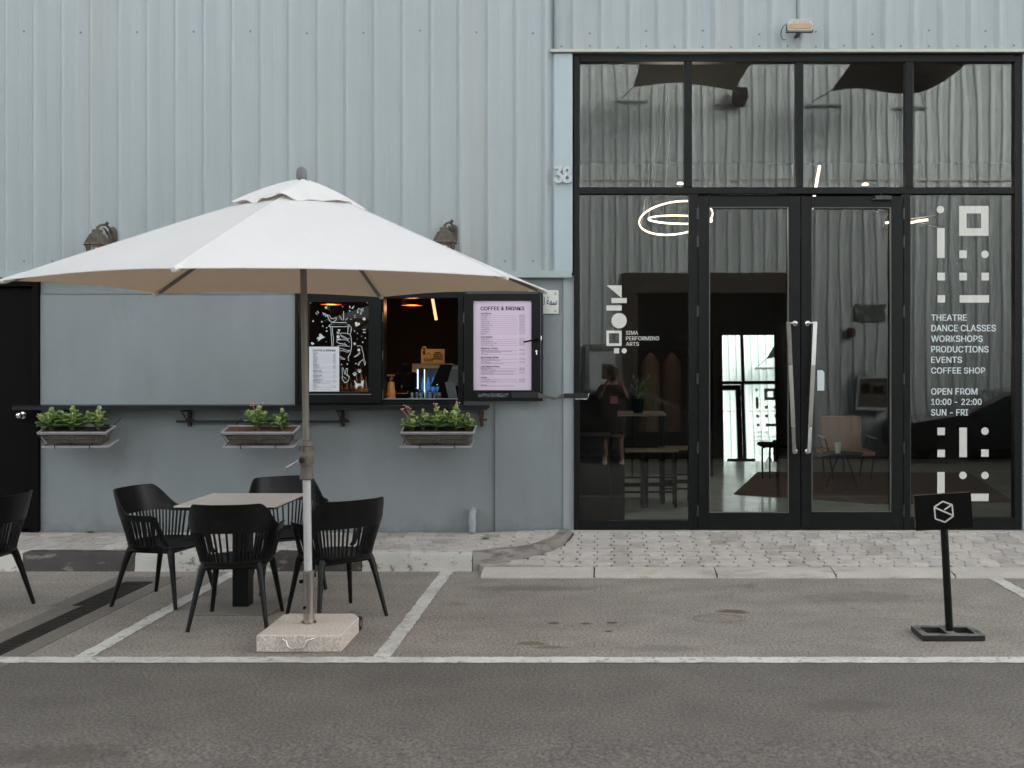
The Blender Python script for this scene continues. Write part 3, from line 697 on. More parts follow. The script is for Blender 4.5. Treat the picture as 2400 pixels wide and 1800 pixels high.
def handle(d, ut, ub, uk):
    h = bpy.data.objects.new('handle', None); COL.objects.link(h); h.parent = d
    y0 = -.12; b = MB()
    xt, xb = ux(ut, y0), ux(ub, y0); zt, zb_ = vz(754, y0), vz(1062, y0)
    dx = (xb-xt)/(zb_-zt)
    zm = zt-(zt-zb_)*.33; xm = xt+dx*(zm-zt); zn = zt-(zt-zb_)*.80; xn = xt+dx*(zn-zt)
    b.box(-.019, .019, -.008, .008, 0, 1, .002, M=Matrix(((1, 0, dx*(zn-zm), xm), (0, 1, 0, y0), (0, 0, zn-zm, zm), (0, 0, 0, 1))))
    b.build('grip', M['steel'], d).parent = d
    bpy.data.objects.remove(h)
    b = MB()
    b.box(-.019, .019, -.009, .009, 0, 1, .002, M=Matrix(((1, 0, dx*(zt-zm), xm), (0, 1, 0, y0), (0, 0, zt-zm, zm), (0, 0, 0, 1))))
    b2 = MB(); b2.box(-.017, .017, -.008, .008, 0, 1, .002, M=Matrix(((1, 0, dx*(zb_-zn), xn), (0, 1, 0, y0), (0, 0, zb_-zn, zn), (0, 0, 0, 1))))
    xk = ux(uk, -.05)
    b.tube([(xt, y0, zt-.012), (xk, y0+.02, zt-.012), (xk, -.03, zt-.012)], .010, 10)
    b2.tube([(xb, y0, zb_+.01), (xk, -.03, zb_+.01)], .011, 10)
    for b_, zz in ((b, zt-.012), (b2, zb_+.01)):
        b_.lathe([(.026, 0), (.026, .012), (.02, .018), (.012, .02)], n=18, M=Matrix.Translation((xk, -.03, zz)) @ Mr)
    b.build('handle_mount', M['chrome'], d, smooth=30); b2.build('handle_mount', M['chrome'], d, smooth=30)
handle(dL, 1848, 1862, 1864); handle(dR, 1911, 1896, 1894)
b = MB(); b.lathe([(.011, 0), (.011, .006)], n=12, M=Matrix.Translation((ux(1891, -.03), -.03, vz(934, -.03))) @ Mr); b.box(ux(1891, -.03)-.005, ux(1891, -.03)+.005, -.036, -.03, vz(944, -.03), vz(934, -.03)); b.build('lock', M['chrome'], dR)
b = MB(); b.box(ux(2051, -.06), ux(2089, -.06), -.075, -.032, vz(468.5, -.06), vz(458.5, -.06), .003); b.box(ux(2046, -.06), ux(2052, -.06), -.05, -.032, vz(468, -.06), vz(464, -.06)); b.tube([(ux(2066, -.05), -.05, vz(458, -.05)), (ux(2066, -.05), -.05, vz(455, -.05))], .004, 6); b.build('door_closer', M['galvd'], dR)
# white tag on the right door glass
b = MB(); u0, u1, v0, v1 = 1915.5, 1932, 867.5, 915.5; y = .002
b.prism([(ux(u0, y), vz(v1, y)), (ux(u1, y), vz(v1, y)), (ux(u1, y), vz(v0+5, y)), (ux(u1-5, y), vz(v0, y)), (ux(u0, y), vz(v0, y))], y, y+.0015, ax='y'); tag(b.build('paper_tag', M['vinylb']), 'small white paper tag stuck on the right door glass', 'tag')

# --- white vinyl on the glass
YV = .0185
def z6(x, y): return (1850+x/3.858, 430+y/3.858)
def z7(x, y): return (1850+x/3.858, 840+y/3.858)
def z4(x, y): return (1330+x/3.858, 430+y/3.858)
def shape_rect(b, q, x0, y0, x1, y1):
    if PIECE: b = MB()
    (u0, v0), (u1, v1) = q(x0, y0), q(x1, y1); b.box(ux(u0, YV), ux(u1, YV), YV, YV+.001, vz(v1, YV), vz(v0, YV))
    if PIECE: b.build('logo_piece', M['vinyl'], GP['l4' if q is not z4 else 'l1'])
def shape_circ(b, q, x, y, r):
    b = MB()
    u, v = q(x, y); rr = r/3.858*(YV-CY)/F; X, Z = ux(u, YV), vz(v, YV)
    b.prism([(X+rr*math.cos(2*PI*k/40), Z+rr*math.sin(2*PI*k/40)) for k in range(40)], YV, YV+.001, ax='y'); b.build('logo_piece', M['vinyl'], GP['l4' if q is not z4 else 'l1'])
def shape_ring(b, q, x0, y0, x1, y1, t):
    global PIECE; PIECE = False; b = MB()
    shape_rect(b, q, x0, y0, x1, y0+t); shape_rect(b, q, x0, y1-t, x1, y1); shape_rect(b, q, x0, y0+t, x0+t, y1-t); shape_rect(b, q, x1-t, y0+t, x1, y1-t); b.build('logo_piece', M['vinyl'], GP['l4' if q is not z4 else 'l1']); PIECE = True
PIECE = True
b = MB()
shape_circ(b, z6, 1366, 236, 34); shape_ring(b, z6, 1535, 203, 1802, 473, 68); shape_rect(b, z6, 1337, 403, 1404, 673)
shape_rect(b, z6, 1537, 605, 1605, 675); shape_circ(b, z6, 1769, 641, 34)
for x in (1339, 1537, 1737): shape_rect(b, z6, x, 807, x+68, 876)
shape_rect(b, z6, 1340, 1010, 1408, 1077); shape_rect(b, z6, 1540, 1010, 1806, 1077)
shape_rect(b, z7, 1339, 626, 1407, 694); shape_rect(b, z7, 1537, 626, 1606, 893); shape_circ(b, z7, 1769, 658, 34)
shape_rect(b, z7, 1339, 826, 1407, 893); shape_rect(b, z7, 1735, 823, 1803, 890)
shape_rect(b, z7, 1338, 1027, 1405, 1291); shape_circ(b, z7, 1570, 1058, 34); shape_circ(b, z7, 1769, 1058, 34); shape_rect(b, z7, 1537, 1223, 1802, 1291)
for s, u0, u1, v0, v1 in (('THEATRE', 2182.6, 2265.5, 737.2, 751.4), ('DANCE CLASSES', 2182.6, 2333.7, 761.3, 776.6), ('WORKSHOPS', 2182.6, 2303, 786.4, 801.2),
                          ('PRODUCTIONS', 2182.6, 2316.6, 811, 826), ('EVENTS', 2182.6, 2254.4, 836, 850.4), ('COFFEE SHOP', 2182.6, 2308.8, 861.3, 875.5),
                          ('OPEN FROM', 2182.6, 2290.6, 910, 925), ('10:00 - 22:00', 2182.6, 2300.5, 934.6, 948.9), ('SUN - FRI', 2182.6, 2268.6, 959, 974)):
    text_mesh('lettering', s, M['vinylb'], GP['l4'], ux(u0, YV), ux(u1, YV), vz(v1, YV), vz(v0, YV), YV, bold=.012)
b = MB()
p3 = [z4(355, 922), z4(490, 922), z4(490, 1035)]
b.prism([(ux(u, YV), vz(v, YV)) for u, v in p3][::-1], YV, YV+.001, ax='y'); b.build('logo_piece', M['vinyl'], GP['l1'])
shape_rect(b, z4, 398, 1035.5, 536, 1081); shape_rect(b, z4, 352, 1103, 490, 1149); shape_circ(b, z4, 467, 1241, 69); shape_ring(b, z4, 352, 1331, 490, 1469, 23)
shape_rect(b, z4, 421, 1490, 467, 1536); shape_circ(b, z4, 513, 1513, 23)
for s, a, c, d, e in (('SIMA', 529, 638, 1333, 1367), ('PERFORMING', 529, 828, 1383, 1418), ('ARTS', 529, 645, 1434, 1468)):
    (u0, v0), (u1, v1) = z4(a, d), z4(c, e); text_mesh('lettering', s, M['vinyl'], GP['l1'], ux(u0, YV), ux(u1, YV), vz(v1, YV), vz(v0, YV), YV, bold=.012)
# ================================================================== SERVING WINDOW
sw = thing('serving_window', 'black framed coffee serving window, one glazed sash shut and one folded open', 'window')
YW = -.03
fr('frame_jamb', 691, 700, 948, 684, -.02, .12, sw); fr('frame_jamb', 1073.5, 1086, 948, 684, -.02, .12, sw)
fr('frame_head', 700.2, 1073.3, 698, 684, -.02, .12, sw); fr('frame_sill', 700.2, 1073.3, 948, 937, -.02, .12, sw)
fr('frame_mullion', 889, 899, 936.8, 698.2, -.015, .12, sw)
fr('sill_strip', 899.2, 1073.3, 936.8, 934, -.03, .05, sw, 'galv')
ls = bpy.data.objects.new('glazed_sash', None); COL.objects.link(ls); ls.parent = sw
b = MB(); ya, yb = -.05, -.022
def bx(b, u0, u1, v0, v1, y0, y1, bv=.002): b.box(ux(u0, y0), ux(u1, y0), y0, y1, vz(v1, y0), vz(v0, y0), bv)
bx(b, 701, 724, 692, 945, ya, yb); bx(b, 864, 893, 692, 945, ya, yb); bx(b, 724.1, 863.9, 692, 708, ya, yb); bx(b, 724.1, 863.9, 918, 945, ya, yb)
b.build('sash_frame', M['black'], ls)
b = MB(); bx(b, 721, 870, 923.3, 925, ya-.006, ya-.001, .0005); b.build('drip_strip', M['galv'], ls)
b = MB(); bx(b, 722, 866, 706, 920, -.035, -.031, 0); b.build('window_glass', glass_mat('kiosk_glass', .045, wav=.002, seed=3), ls)
b = MB()
for v in (742, 832, 925):
    u = 897; b.tube([(ux(u, -.05), -.045, vz(v-11, -.05)), (ux(u, -.05), -.045, vz(v+11, -.05))], .007, 8)
b.build('hinge', M['galvd'], ls)
# white line drawing on that pane: cup held by a hand, birds, hearts, stars, paws, cat
YA = -.0365
def zc(x, y): return (ux(700+x/5.267, YA), vz(680+y/5.267, YA))
art = MB()
def stroke(pts, wpx=6.5, close=False, q=zc):
    P = [Vector(q(*p)) for p in pts]; wd = wpx/5.267*(YA-CY)/F/2
    if close: P.append(P[0])
    n = len(P); L = []; Rr = []
    for i, p in enumerate(P):
        t = (P[min(i+1, n-1)]-P[max(i-1, 0)]); t = t.normalized() if t.length > 1e-9 else Vector((1, 0)); nn = Vector((-t.y, t.x))*wd
        L.append((p.x+nn.x, YA, p.y+nn.y)); Rr.append((p.x-nn.x, YA, p.y-nn.y))
    vs = L+Rr+[(a, YA+.0008, c) for a, _, c in L+Rr]
    fs = []
    for i in range(n-1): fs += [(i, i+1, n+i+1, n+i), (2*n+i, 3*n+i, 3*n+i+1, 2*n+i+1), (i, 2*n+i, 2*n+i+1, i+1), (n+i, n+i+1, 3*n+i+1, 3*n+i)]
    art.add(vs, fs)
def cr(pts, k=6):        # Catmull-Rom smoothing
    out = []; n = len(pts)
    for i in range(n-1):
        p0, p1, p2, p3 = [Vector(pts[max(0, min(n-1, j))]) for j in (i-1, i, i+1, i+2)]
        for j in range(k):
            t = j/k; out.append(tuple(.5*((2*p1)+(-p0+p2)*t+(2*p0-5*p1+4*p2-p3)*t*t+(-p0+3*p1-3*p2+p3)*t**3)))
    out.append(tuple(pts[-1])); return out
def blob(pts, q=zc):
    P = [q(*p) for p in pts]; art.prism(P, YA, YA+.0008, ax='y')
def dot(x, y, r): blob([(x+r*math.cos(2*PI*k/14), y+r*math.sin(2*PI*k/14)) for k in range(14)])
def star(x, y, r, n=5, rin=.42, a0=-PI/2): blob([(x+(r if k % 2 == 0 else r*rin)*math.cos(a0+PI*k/n), y+(r if k % 2 == 0 else r*rin)*math.sin(a0+PI*k/n)) for k in range(2*n)])
def heart(x, y, s, rot=0):
    pts = []
    for k in range(24):
        t = 2*PI*k/24; hx = 16*math.sin(t)**3; hy = -(13*math.cos(t)-5*math.cos(2*t)-2*math.cos(3*t)-math.cos(4*t))
        pts.append((x+s*(hx*math.cos(rot)-hy*math.sin(rot))/16, y+s*(hx*math.sin(rot)+hy*math.cos(rot))/16))
    blob(pts)
stroke([(400, 425), (410, 400), (585, 400), (602, 425)], close=True); stroke(cr([(385, 425), (378, 438), (388, 450), (608, 450), (618, 438), (608, 426), (385, 425)]))
stroke([(395, 455), (402, 560), (412, 690)]); stroke(cr([(415, 455), (418, 520), (428, 600), (424, 690)])); stroke([(612, 450), (603, 540)])
stroke(cr([(615, 455), (635, 445), (650, 470), (640, 530), (628, 548)]))
blob([(478, 485), (518, 487), (498, 510)]); stroke([(470, 518), (505, 520)], 12); stroke([(470, 535), (500, 537)], 8); dot(487, 575, 20); stroke([(468, 606), (518, 606)], 12)
stroke(cr([(512, 535), (560, 530), (625, 545), (645, 580), (652, 660), (650, 720), (635, 780), (612, 830), (618, 875)]))
stroke(cr([(512, 540), (530, 570), (575, 600), (628, 600)])); stroke(cr([(530, 562), (580, 585), (600, 610), (625, 645)]))
stroke(cr([(628, 645), (600, 620), (540, 612), (478, 618), (472, 640), (500, 655), (545, 662), (620, 698)])); stroke(cr([(478, 690), (520, 685), (580, 690), (630, 695)])); stroke(cr([(500, 660), (560, 670), (600, 690), (560, 650)]))
stroke(cr([(505, 725), (540, 722), (600, 745), (632, 740)])); stroke(cr([(505, 750), (550, 748), (600, 765), (632, 745)])); stroke(cr([(505, 815), (530, 850), (570, 850), (540, 835), (515, 818)]))
stroke([(555, 258), (555, 370)]); stroke([(500, 318), (540, 372)]); stroke([(605, 342), (580, 372)])
stroke(cr([(362, 335), (358, 310), (380, 315), (400, 345), (440, 350), (463, 340), (460, 370), (430, 390), (390, 385), (362, 335)])); stroke([(295, 275), (360, 330)])
for (x, y) in ((300, 300), (318, 288), (322, 320), (340, 300)): stroke([(x, y), (x+16, y+8)], 9)
star(338, 215, 24); star(178, 382, 17, 4, .4); star(690, 662, 24, 8, .35); star(690, 506, 12, 4, .4); star(530, 918, 12, 4, .4)
for x, y, r in ((543, 204, 6), (286, 390, 10), (299, 445, 8), (345, 464, 7), (346, 506, 10), (338, 636, 5), (808, 355, 19), (645, 360, 6), (725, 533, 7), (778, 568, 5), (824, 592, 7), (790, 643, 9), (722, 604, 4), (600, 912, 8), (706, 906, 8), (846, 152, 9), (147, 158, 7), (629, 256, 8)): dot(x, y, r)
stroke([(210, 280), (233, 303)], 8); stroke([(228, 258), (250, 287)], 8); stroke([(630, 195), (633, 225)], 9); stroke([(683, 195), (657, 232)], 10)
stroke([(792, 490), (825, 484)], 10); stroke([(792, 520), (828, 520)], 10)
stroke([(725, 272), (738, 225), (778, 245), (768, 290)], 9); dot(732, 274, 9); dot(766, 290, 9); stroke([(775, 228), (797, 225), (785, 255), (802, 258)], 7); stroke([(680, 312), (698, 305), (688, 335), (708, 338)], 6)
heart(722, 420, 32, .35); heart(170, 660, 20, .3)
blob([(222, 605), (232, 578), (255, 580), (250, 545), (262, 537), (280, 540), (305, 572), (328, 578), (310, 590), (285, 600), (262, 615), (235, 635), (245, 605)])
stroke(cr([(720, 690), (745, 688), (775, 695), (782, 730), (800, 790), (805, 840), (825, 900), (815, 925), (800, 870), (770, 875), (735, 905), (740, 930), (765, 880), (800, 850)]), 5); dot(742, 738, 17); stroke(cr([(755, 760), (725, 795), (685, 825), (730, 805), (760, 775)]), 5)
stroke(cr([(545, 1110), (535, 1080), (540, 1050), (535, 970), (550, 965), (572, 1040), (585, 975), (603, 975), (598, 1050), (620, 1060), (625, 1080), (605, 1125), (575, 1142), (545, 1110)])); stroke(cr([(545, 1070), (570, 1080), (575, 1100)]), 5); stroke(cr([(585, 1050), (600, 1040), (620, 1080)]), 5)
for cx, cy in ((692, 1044), (750, 1005)):
    dot(cx, cy, 15)
    for dx, dy in ((-20, -12), (-8, -26), (9, -26), (20, -12)): dot(cx+dx, cy+dy, 6)
blob([(690, 1110), (706, 1135), (720, 1155), (770, 1152), (772, 1112), (782, 1124), (792, 1122), (803, 1104), (803, 1150), (798, 1170), (800, 1208), (788, 1208), (782, 1182), (730, 1184), (722, 1214), (706, 1214), (708, 1190), (697, 1210), (692, 1200), (700, 1160), (684, 1120)])
art.build('window_art', M['vinylb'], ls)

# open sash folded back flat against the wall (glazed door leaf with the menu in it)
os_ = bpy.data.objects.new('open_sash', None); COL.objects.link(os_); os_.parent = sw
ya, yb = -.085, -.035
b = MB(); bx(b, 1087, 1109, 683, 940, ya, yb); bx(b, 1246, 1272, 683, 940, ya, yb); bx(b, 1109.1, 1245.9, 683, 704, ya, yb); bx(b, 1109.1, 1245.9, 915.5, 940, ya, yb); b.build('sash_frame', M['black'], os_)
b = MB(); bx(b, 1267.2, 1268, 686, 918, ya-.0015, ya+.001, 0); bx(b, 1092, 1262, 684.5, 685.2, ya-.0015, ya+.001, 0); bx(b, 1092, 1262, 687, 687.6, ya-.0015, ya+.001, 0); b.build('worn_edge', M['galv'], os_)
b = MB(); bx(b, 1108, 1247, 703, 917, -.05, -.045, 0); b.build('sash_back', M['dark'], os_)
b = MB(); bx(b, 1121, 1191, 922, 930.5, ya-.002, ya, 0)
b.build('peeled_sticker', overlay(mat('torn_sticker', (.02, .02, .02), .5), (.16, .24, .26), 60, .5, .56, (.4, 1, 2), 8), os_)
b = MB()
yy = ya; Mt = Matrix.Translation((ux(1258, ya), ya, vz(796, ya))) @ Mr
b.lathe([(.017, 0), (.017, .01), (.011, .014), (.010, .045)], n=16, M=Mt)
b.tube([(ux(1258, ya), ya-.04, vz(796, ya)), (ux(1250, ya), ya-.045, vz(797.5, ya)), (ux(1228, ya), ya-.045, vz(802, ya))], [.009, .009, .008], 10); b.build('lever_handle', M['dark'], os_, smooth=30)
b = MB(); b.lathe([(.009, 0), (.009, .008)], n=12, M=Matrix.Translation((ux(1257.5, ya), ya, vz(823, ya))) @ Mr); bx(b, 1256.6, 1259, 824, 831, ya-.008, ya, 0); bx(b, 1267.5, 1269.5, 787, 797, ya-.004, ya, 0); b.build('keyhole', M['chrome'], os_)
b = MB()
for v in (745, 885): b.tube([(ux(1087, ya), ya-.002, vz(v-12, ya)), (ux(1087, ya), ya-.002, vz(v+12, ya))], .008, 8)
b.build('hinge', M['galvd'], os_)
b = MB(); b.prism([(ux(1172, ya), vz(675.5, ya)), (ux(1192, ya), vz(675.5, ya)), (ux(1188, ya), vz(680, ya)), (ux(1176, ya), vz(680, ya))], -.06, -.01, ax='y'); b.build('door_stop', M['dark'], sw)

# menus
MENU = [('h', 'Hot Drinks', 272, None), ('i', 'Espresso', 301, '18.00'), ('i', 'Cortado', 330, '25.00'), ('i', 'Piccolo', 360, '18.00'), ('i', 'Cappuccino', 389, '28.00'), ('i', 'Cafe Latte', 418, '28.00'), ('i', 'Spanish Latte', 447, '30.00'), ('i', 'Americano', 477, '18.00'), ('i', 'Flat White', 506, '28.00'), ('i', 'Hot Choco', 536, '30.00'), ('i', 'Matcha', 566, '30.00'),
        ('h', 'Cold Drinks', 612, None), ('i', 'Iced Latte', 641, '28.00'), ('i', 'Iced Americano', 671, '18.00'), ('i', 'Iced Spanish Latte', 700, '31.00'), ('i', 'Iced Chocolate', 729, '30.00'),
        ('h', 'Signature Coffee', 775, None), ('i', 'Salted Caramel Mocha', 803, '38.00'), ('s', 735, 822, None), ('s', 575, 838, None), ('i', 'Affogato', 860, '30.00'),
        ('h', 'Bar Summer Drinks', 906, None), ('i', 'Hibiscus Red Sea', 932, '32.00'), ('s', 580, 953, None), ('i', 'Blue Dragon', 976, '32.00'), ('s', 620, 998, None),
        ('h', 'Cold Matcha Drinks', 1038, None), ('i', 'Matcha Latte', 1064, '35.00'), ('i', 'Strawberry matcha', 1088, '35.00'), ('s', 768, 1107, None), ('i', 'Blueberry Matcha', 1131, '35.00'), ('s', 762, 1151, None),
        ('h', 'Mojito', 1197, None), ('i', 'Lime Mojito', 1226, '32.00'), ('i', 'Strawberry Mojito', 1256, '32.00'), ('t', 'Add-ons', 1303, None), ('s', 785, 1318, None)]
def menu(root, x0, x1, z0, z1, Y, paper, ink, ink2, thick=.002):
    MB().box(x0, x1, Y, Y+thick, z0, z1).build('sheet', paper, root)
    # menu coordinates: paper spans 175..1022 by 90..1380
    X = lambda a: x0+(a-175)/(1022-175)*(x1-x0); Z = lambda c: z1-(c-90)/(1380-90)*(z1-z0); yy = Y-.0008
    text_mesh('heading', 'COFFEE & DRINKS', ink, root, X(282), X(918), Z(226), Z(174), yy, bold=.022, depth=.0004)
    lines = MB()
    for k, s, y, pr in MENU:
        h = 11
        if k == 's':
            lines.box(X(290), X(s), yy, yy+.0004, Z(y+2.0), Z(y-2.0)); continue
        wch = {'h': 15.2, 'i': 13.1, 't': 12}[k]
        w_ = wch*len(s); has_desc = any(c in s for c in 'pqgy')
        text_mesh('menu_line', s, ink if k == 'h' else ink2, root, X(285), X(285+w_), Z(y+h+(3 if has_desc else 0)), Z(y-h), yy, bold=.02 if k == 'h' else .004, depth=.0004)
        if pr:
            text_mesh('price', pr, ink2, root, X(845), X(925), Z(y+7), Z(y-13), yy, bold=.004, depth=.0004)
            lines.box(X(285+w_+12), X(815), yy, yy+.0004, Z(y+5), Z(y+3))
    lines.build('dotted_line', ink2, root)
    return root
r_ = thing('menu_poster', 'large lilac coffee and drinks menu poster in the open black sash', 'poster')
menu(r_, ux(1109.5, -.06), ux(1245.5, -.06), vz(914.5, -.06), vz(705, -.06), -.062, M['lilac'], M['navy'], M['greyink'])
r_ = thing('menu_card', 'smaller white coffee and drinks menu stuck on the illustrated window pane', 'poster')
menu(r_, ux(725, -.05), ux(795.5, -.05), vz(917.5, -.05), vz(812.5, -.05), -.058, M['whitep'], M['navy'], M['greyink'])

# plaque with Arabic lettering
r_ = thing('wall_plaque', 'white square plaque with black Arabic lettering behind the open sash', 'sign')
MB().box(ux(1238, 0), ux(1309, 0), .005, .022, vz(735, 0), vz(680, 0), .001).build('plate', M['white'], r_)
b = MB()
for v in (687.5, 728): b.lathe([(.011, 0), (.011, .004), (.006, .007)], n=12, M=Matrix.Translation((ux(1302), .005, vz(v))) @ Mr)
b.build('plaque_screws', M['steel'], r_)['kind'] = 'stuff'
try:
    text_mesh('lettering', '\uFEFC\uFEDF \uFE94\uFEE4\uFEB3', M['navy'], r_, ux(1266, 0), ux(1305, 0), vz(715, 0), vz(696, 0), .0035, bold=.01, depth=.001)
except Exception as e: print('arabic', e)

# tape strap from the sash to the glass front
r_ = thing('tape_strap', 'twisted black tape strap tied from the open sash to the glass front', 'strap')
P = [(1262, 926, 6.5, 0), (1272, 929, 5.5, .3), (1284, 931, 2.5, 1.2), (1296, 934, 3.5, .2), (1306, 933.5, 1.6, 1.3), (1317, 928.5, 5.5, .2), (1322, 928, 5.5, 0)]
vs = []
for (u, v, h, tw) in P:
    for s in (-1, 1): vs.append((ux(u, -.09), -.09+.012*math.sin(tw*2)*s, vz(v+s*h, -.09)))
b = MB(); b.add(vs+[(x, y+.001, z) for x, y, z in vs], [(2*i, 2*i+1, 2*i+3, 2*i+2) for i in range(6)]+[(14+2*i, 14+2*i+2, 14+2*i+3, 14+2*i+1) for i in range(6)]); b.build('twisted_strap', M['grey_tape'], r_, smooth=80)
b = MB(); bx(b, 1199, 1262, 919, 932.5, -.0885, -.0862, 0); bx(b, 1322, 1345, 922, 933.5, -.053, -.051, 0); b.box(ux(1345, -.03), ux(1378, -.03), -.026, -.0235, vz(933.5, -.03), vz(921, -.03)); b.build('tape', M['strap'], r_)
b = MB(); b.prism([(ux(u, -.03), vz(v, -.03)) for u, v in ((1345, 934.2), (1377, 934.2), (1381.5, 922), (1379, 922), (1378.4, 933.5), (1374, 936.5), (1362, 935.6), (1350, 936.3))], -.0225, -.0215, ax='y'); b.build('peeled_tape_residue', M['vinylb'], r_)

# shelf / counter ledge
sh = thing('counter_shelf', 'long weathered black ledge shelf under the serving window on iron brackets', 'shelf')
b = MB(); zt = vz(951.5, -.22)
b.box(ux(60, 0), ux(1147, 0), -.22, .013, zt-.006, zt, .002); b.box(ux(60, 0), ux(1147, 0), -.215, -.19, zt-.038, zt-.006, .002); b.box(ux(60, 0), ux(1147, 0), -.18, .0125, zt-.03, zt-.0065, .002)
b.build('ledge', M['blackshelf'], sh)
for u in (158, 440, 800, 1128):
    x = ux(u, -.05); b = MB()
    b.box(x-.013, x+.013, -.19, .013, zt-.055, zt-.032); b.box(x-.014, x+.014, -.02, .012, zt-.20, zt-.056); b.box(x-.02, x+.05, -.04, -.022, zt-.145, zt-.125)
    b.tube([(x, -.17, zt-.06), (x, -.03, zt-.17)], .006, 6); b.build('bracket', M['rust' if u == 1128 else 'wire'], sh)
b = MB(); b.box(ux(416, 0), ux(820, 0), -.032, -.012, vz(990, 0), vz(985, 0)); b.build('support_bar', M['wire'], sh)

# waste pipe
pp = thing('waste_pipe', 'short grey plastic waste pipe coming out of the wall near the pavement', 'pipe')
b = MB(); x = ux(1107, -.05); r = .032
b.tube([(x, .04, vz(1199, -.05)), (x, -.01, vz(1200, -.05)), (x, -.04, vz(1206, -.05)), (x, -.05, vz(1214, -.05)), (x, -.05, .15)], [r*.98, r, r*1.02, r, r], 16); b.build('bend', M['pipe'], pp, smooth=50)
b = MB(); b.tube([(x, -.05, vz(1232, -.05)), (x, -.05, vz(1226, -.05)), (x, -.05, vz(1214, -.05))], [r*1.13, r*1.14, r*1.12], 16); b.build('collar', M['pipe'], pp, smooth=50)

# ------------------------------------------------------------------ planters and succulents
def leaf_mesh(m):
    b = MB(); n = 8; L = .052; vs = []; rows = [(0, .006), (.25, .010), (.55, .017), (.8, .016), (.94, .010), (1, .003)]
    for t, wd in rows:
        z = L*t*.25+.006*math.sin(t*PI)
        for k in range(n):
            a = 2*PI*k/n; vs.append((wd*math.cos(a), L*t, z+.0038*math.sin(a)*(1 if t < 1 else .5)+.004*abs(math.cos(a))*(t > .2)))
    fs = [(i*n+k, i*n+(k+1) % n, (i+1)*n+(k+1) % n, (i+1)*n+k) for i in range(len(rows)-1) for k in range(n)]+[tuple(range(n)), tuple((len(rows)-1)*n+k for k in range(n))]
    b.add(vs, fs); return b.mesh('leaf', m, 80)
lm = [leaf_mesh(m) for m in LEAF]
def succulent(x, y, z, h, n, label, spread=1.0, fl=None, group='succulents in the wall planters', branches=4):
    h *= 1.22; n = int(n*1.7); spread *= 1.62; z += .0; fl = [(a_*1.2, c_*1.3, r_*1.15) for a_, c_, r_ in fl] if fl else None
    t = thing('succulent', label, 'plant', (x, y, z), 0, group)
    sb = MB(); tips = []
    for q in range(branches):
        a = 2*PI*q/branches+random.uniform(-.5, .5); d = (.0 if q == 0 else .062*spread)
        tip = Vector((d*math.cos(a), d*math.sin(a)*.7, h*(1 if q == 0 else random.uniform(.4, .8)))); tips.append(tip)
        sb.tube([(0, 0, -.01), (tip.x*.5, tip.y*.5, tip.z*.5), tuple(tip)], [.007, .006, .004], 6)
    sb.build('stem', M['stem'], t)
    per = max(5, n//branches)
    for q, tip in enumerate(tips):
        for k in range(per):
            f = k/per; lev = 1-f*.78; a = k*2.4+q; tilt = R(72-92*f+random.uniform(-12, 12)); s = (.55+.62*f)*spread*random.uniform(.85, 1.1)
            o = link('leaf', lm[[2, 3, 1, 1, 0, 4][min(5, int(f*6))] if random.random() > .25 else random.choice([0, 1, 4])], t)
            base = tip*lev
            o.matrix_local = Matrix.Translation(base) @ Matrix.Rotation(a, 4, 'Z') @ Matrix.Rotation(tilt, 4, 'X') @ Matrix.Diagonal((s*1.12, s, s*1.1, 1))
    if fl:
        fb = MB()
        for (fx, fz, rr) in fl:
            for _ in range(6):
                c = Vector((fx+random.uniform(-.016, .016), random.uniform(-.016, .016), fz+random.uniform(-.01, .014)))
                fb.lathe([(.001, -rr), (rr, 0), (.001, rr)], c=tuple(c), n=6)
            fb.tube([(0, 0, h*.6), (fx, 0, fz)], .002, 4)
        fb.build('flower', M['peach'] if fl[0][2] > .0065 else M['flower'], t)
    return t
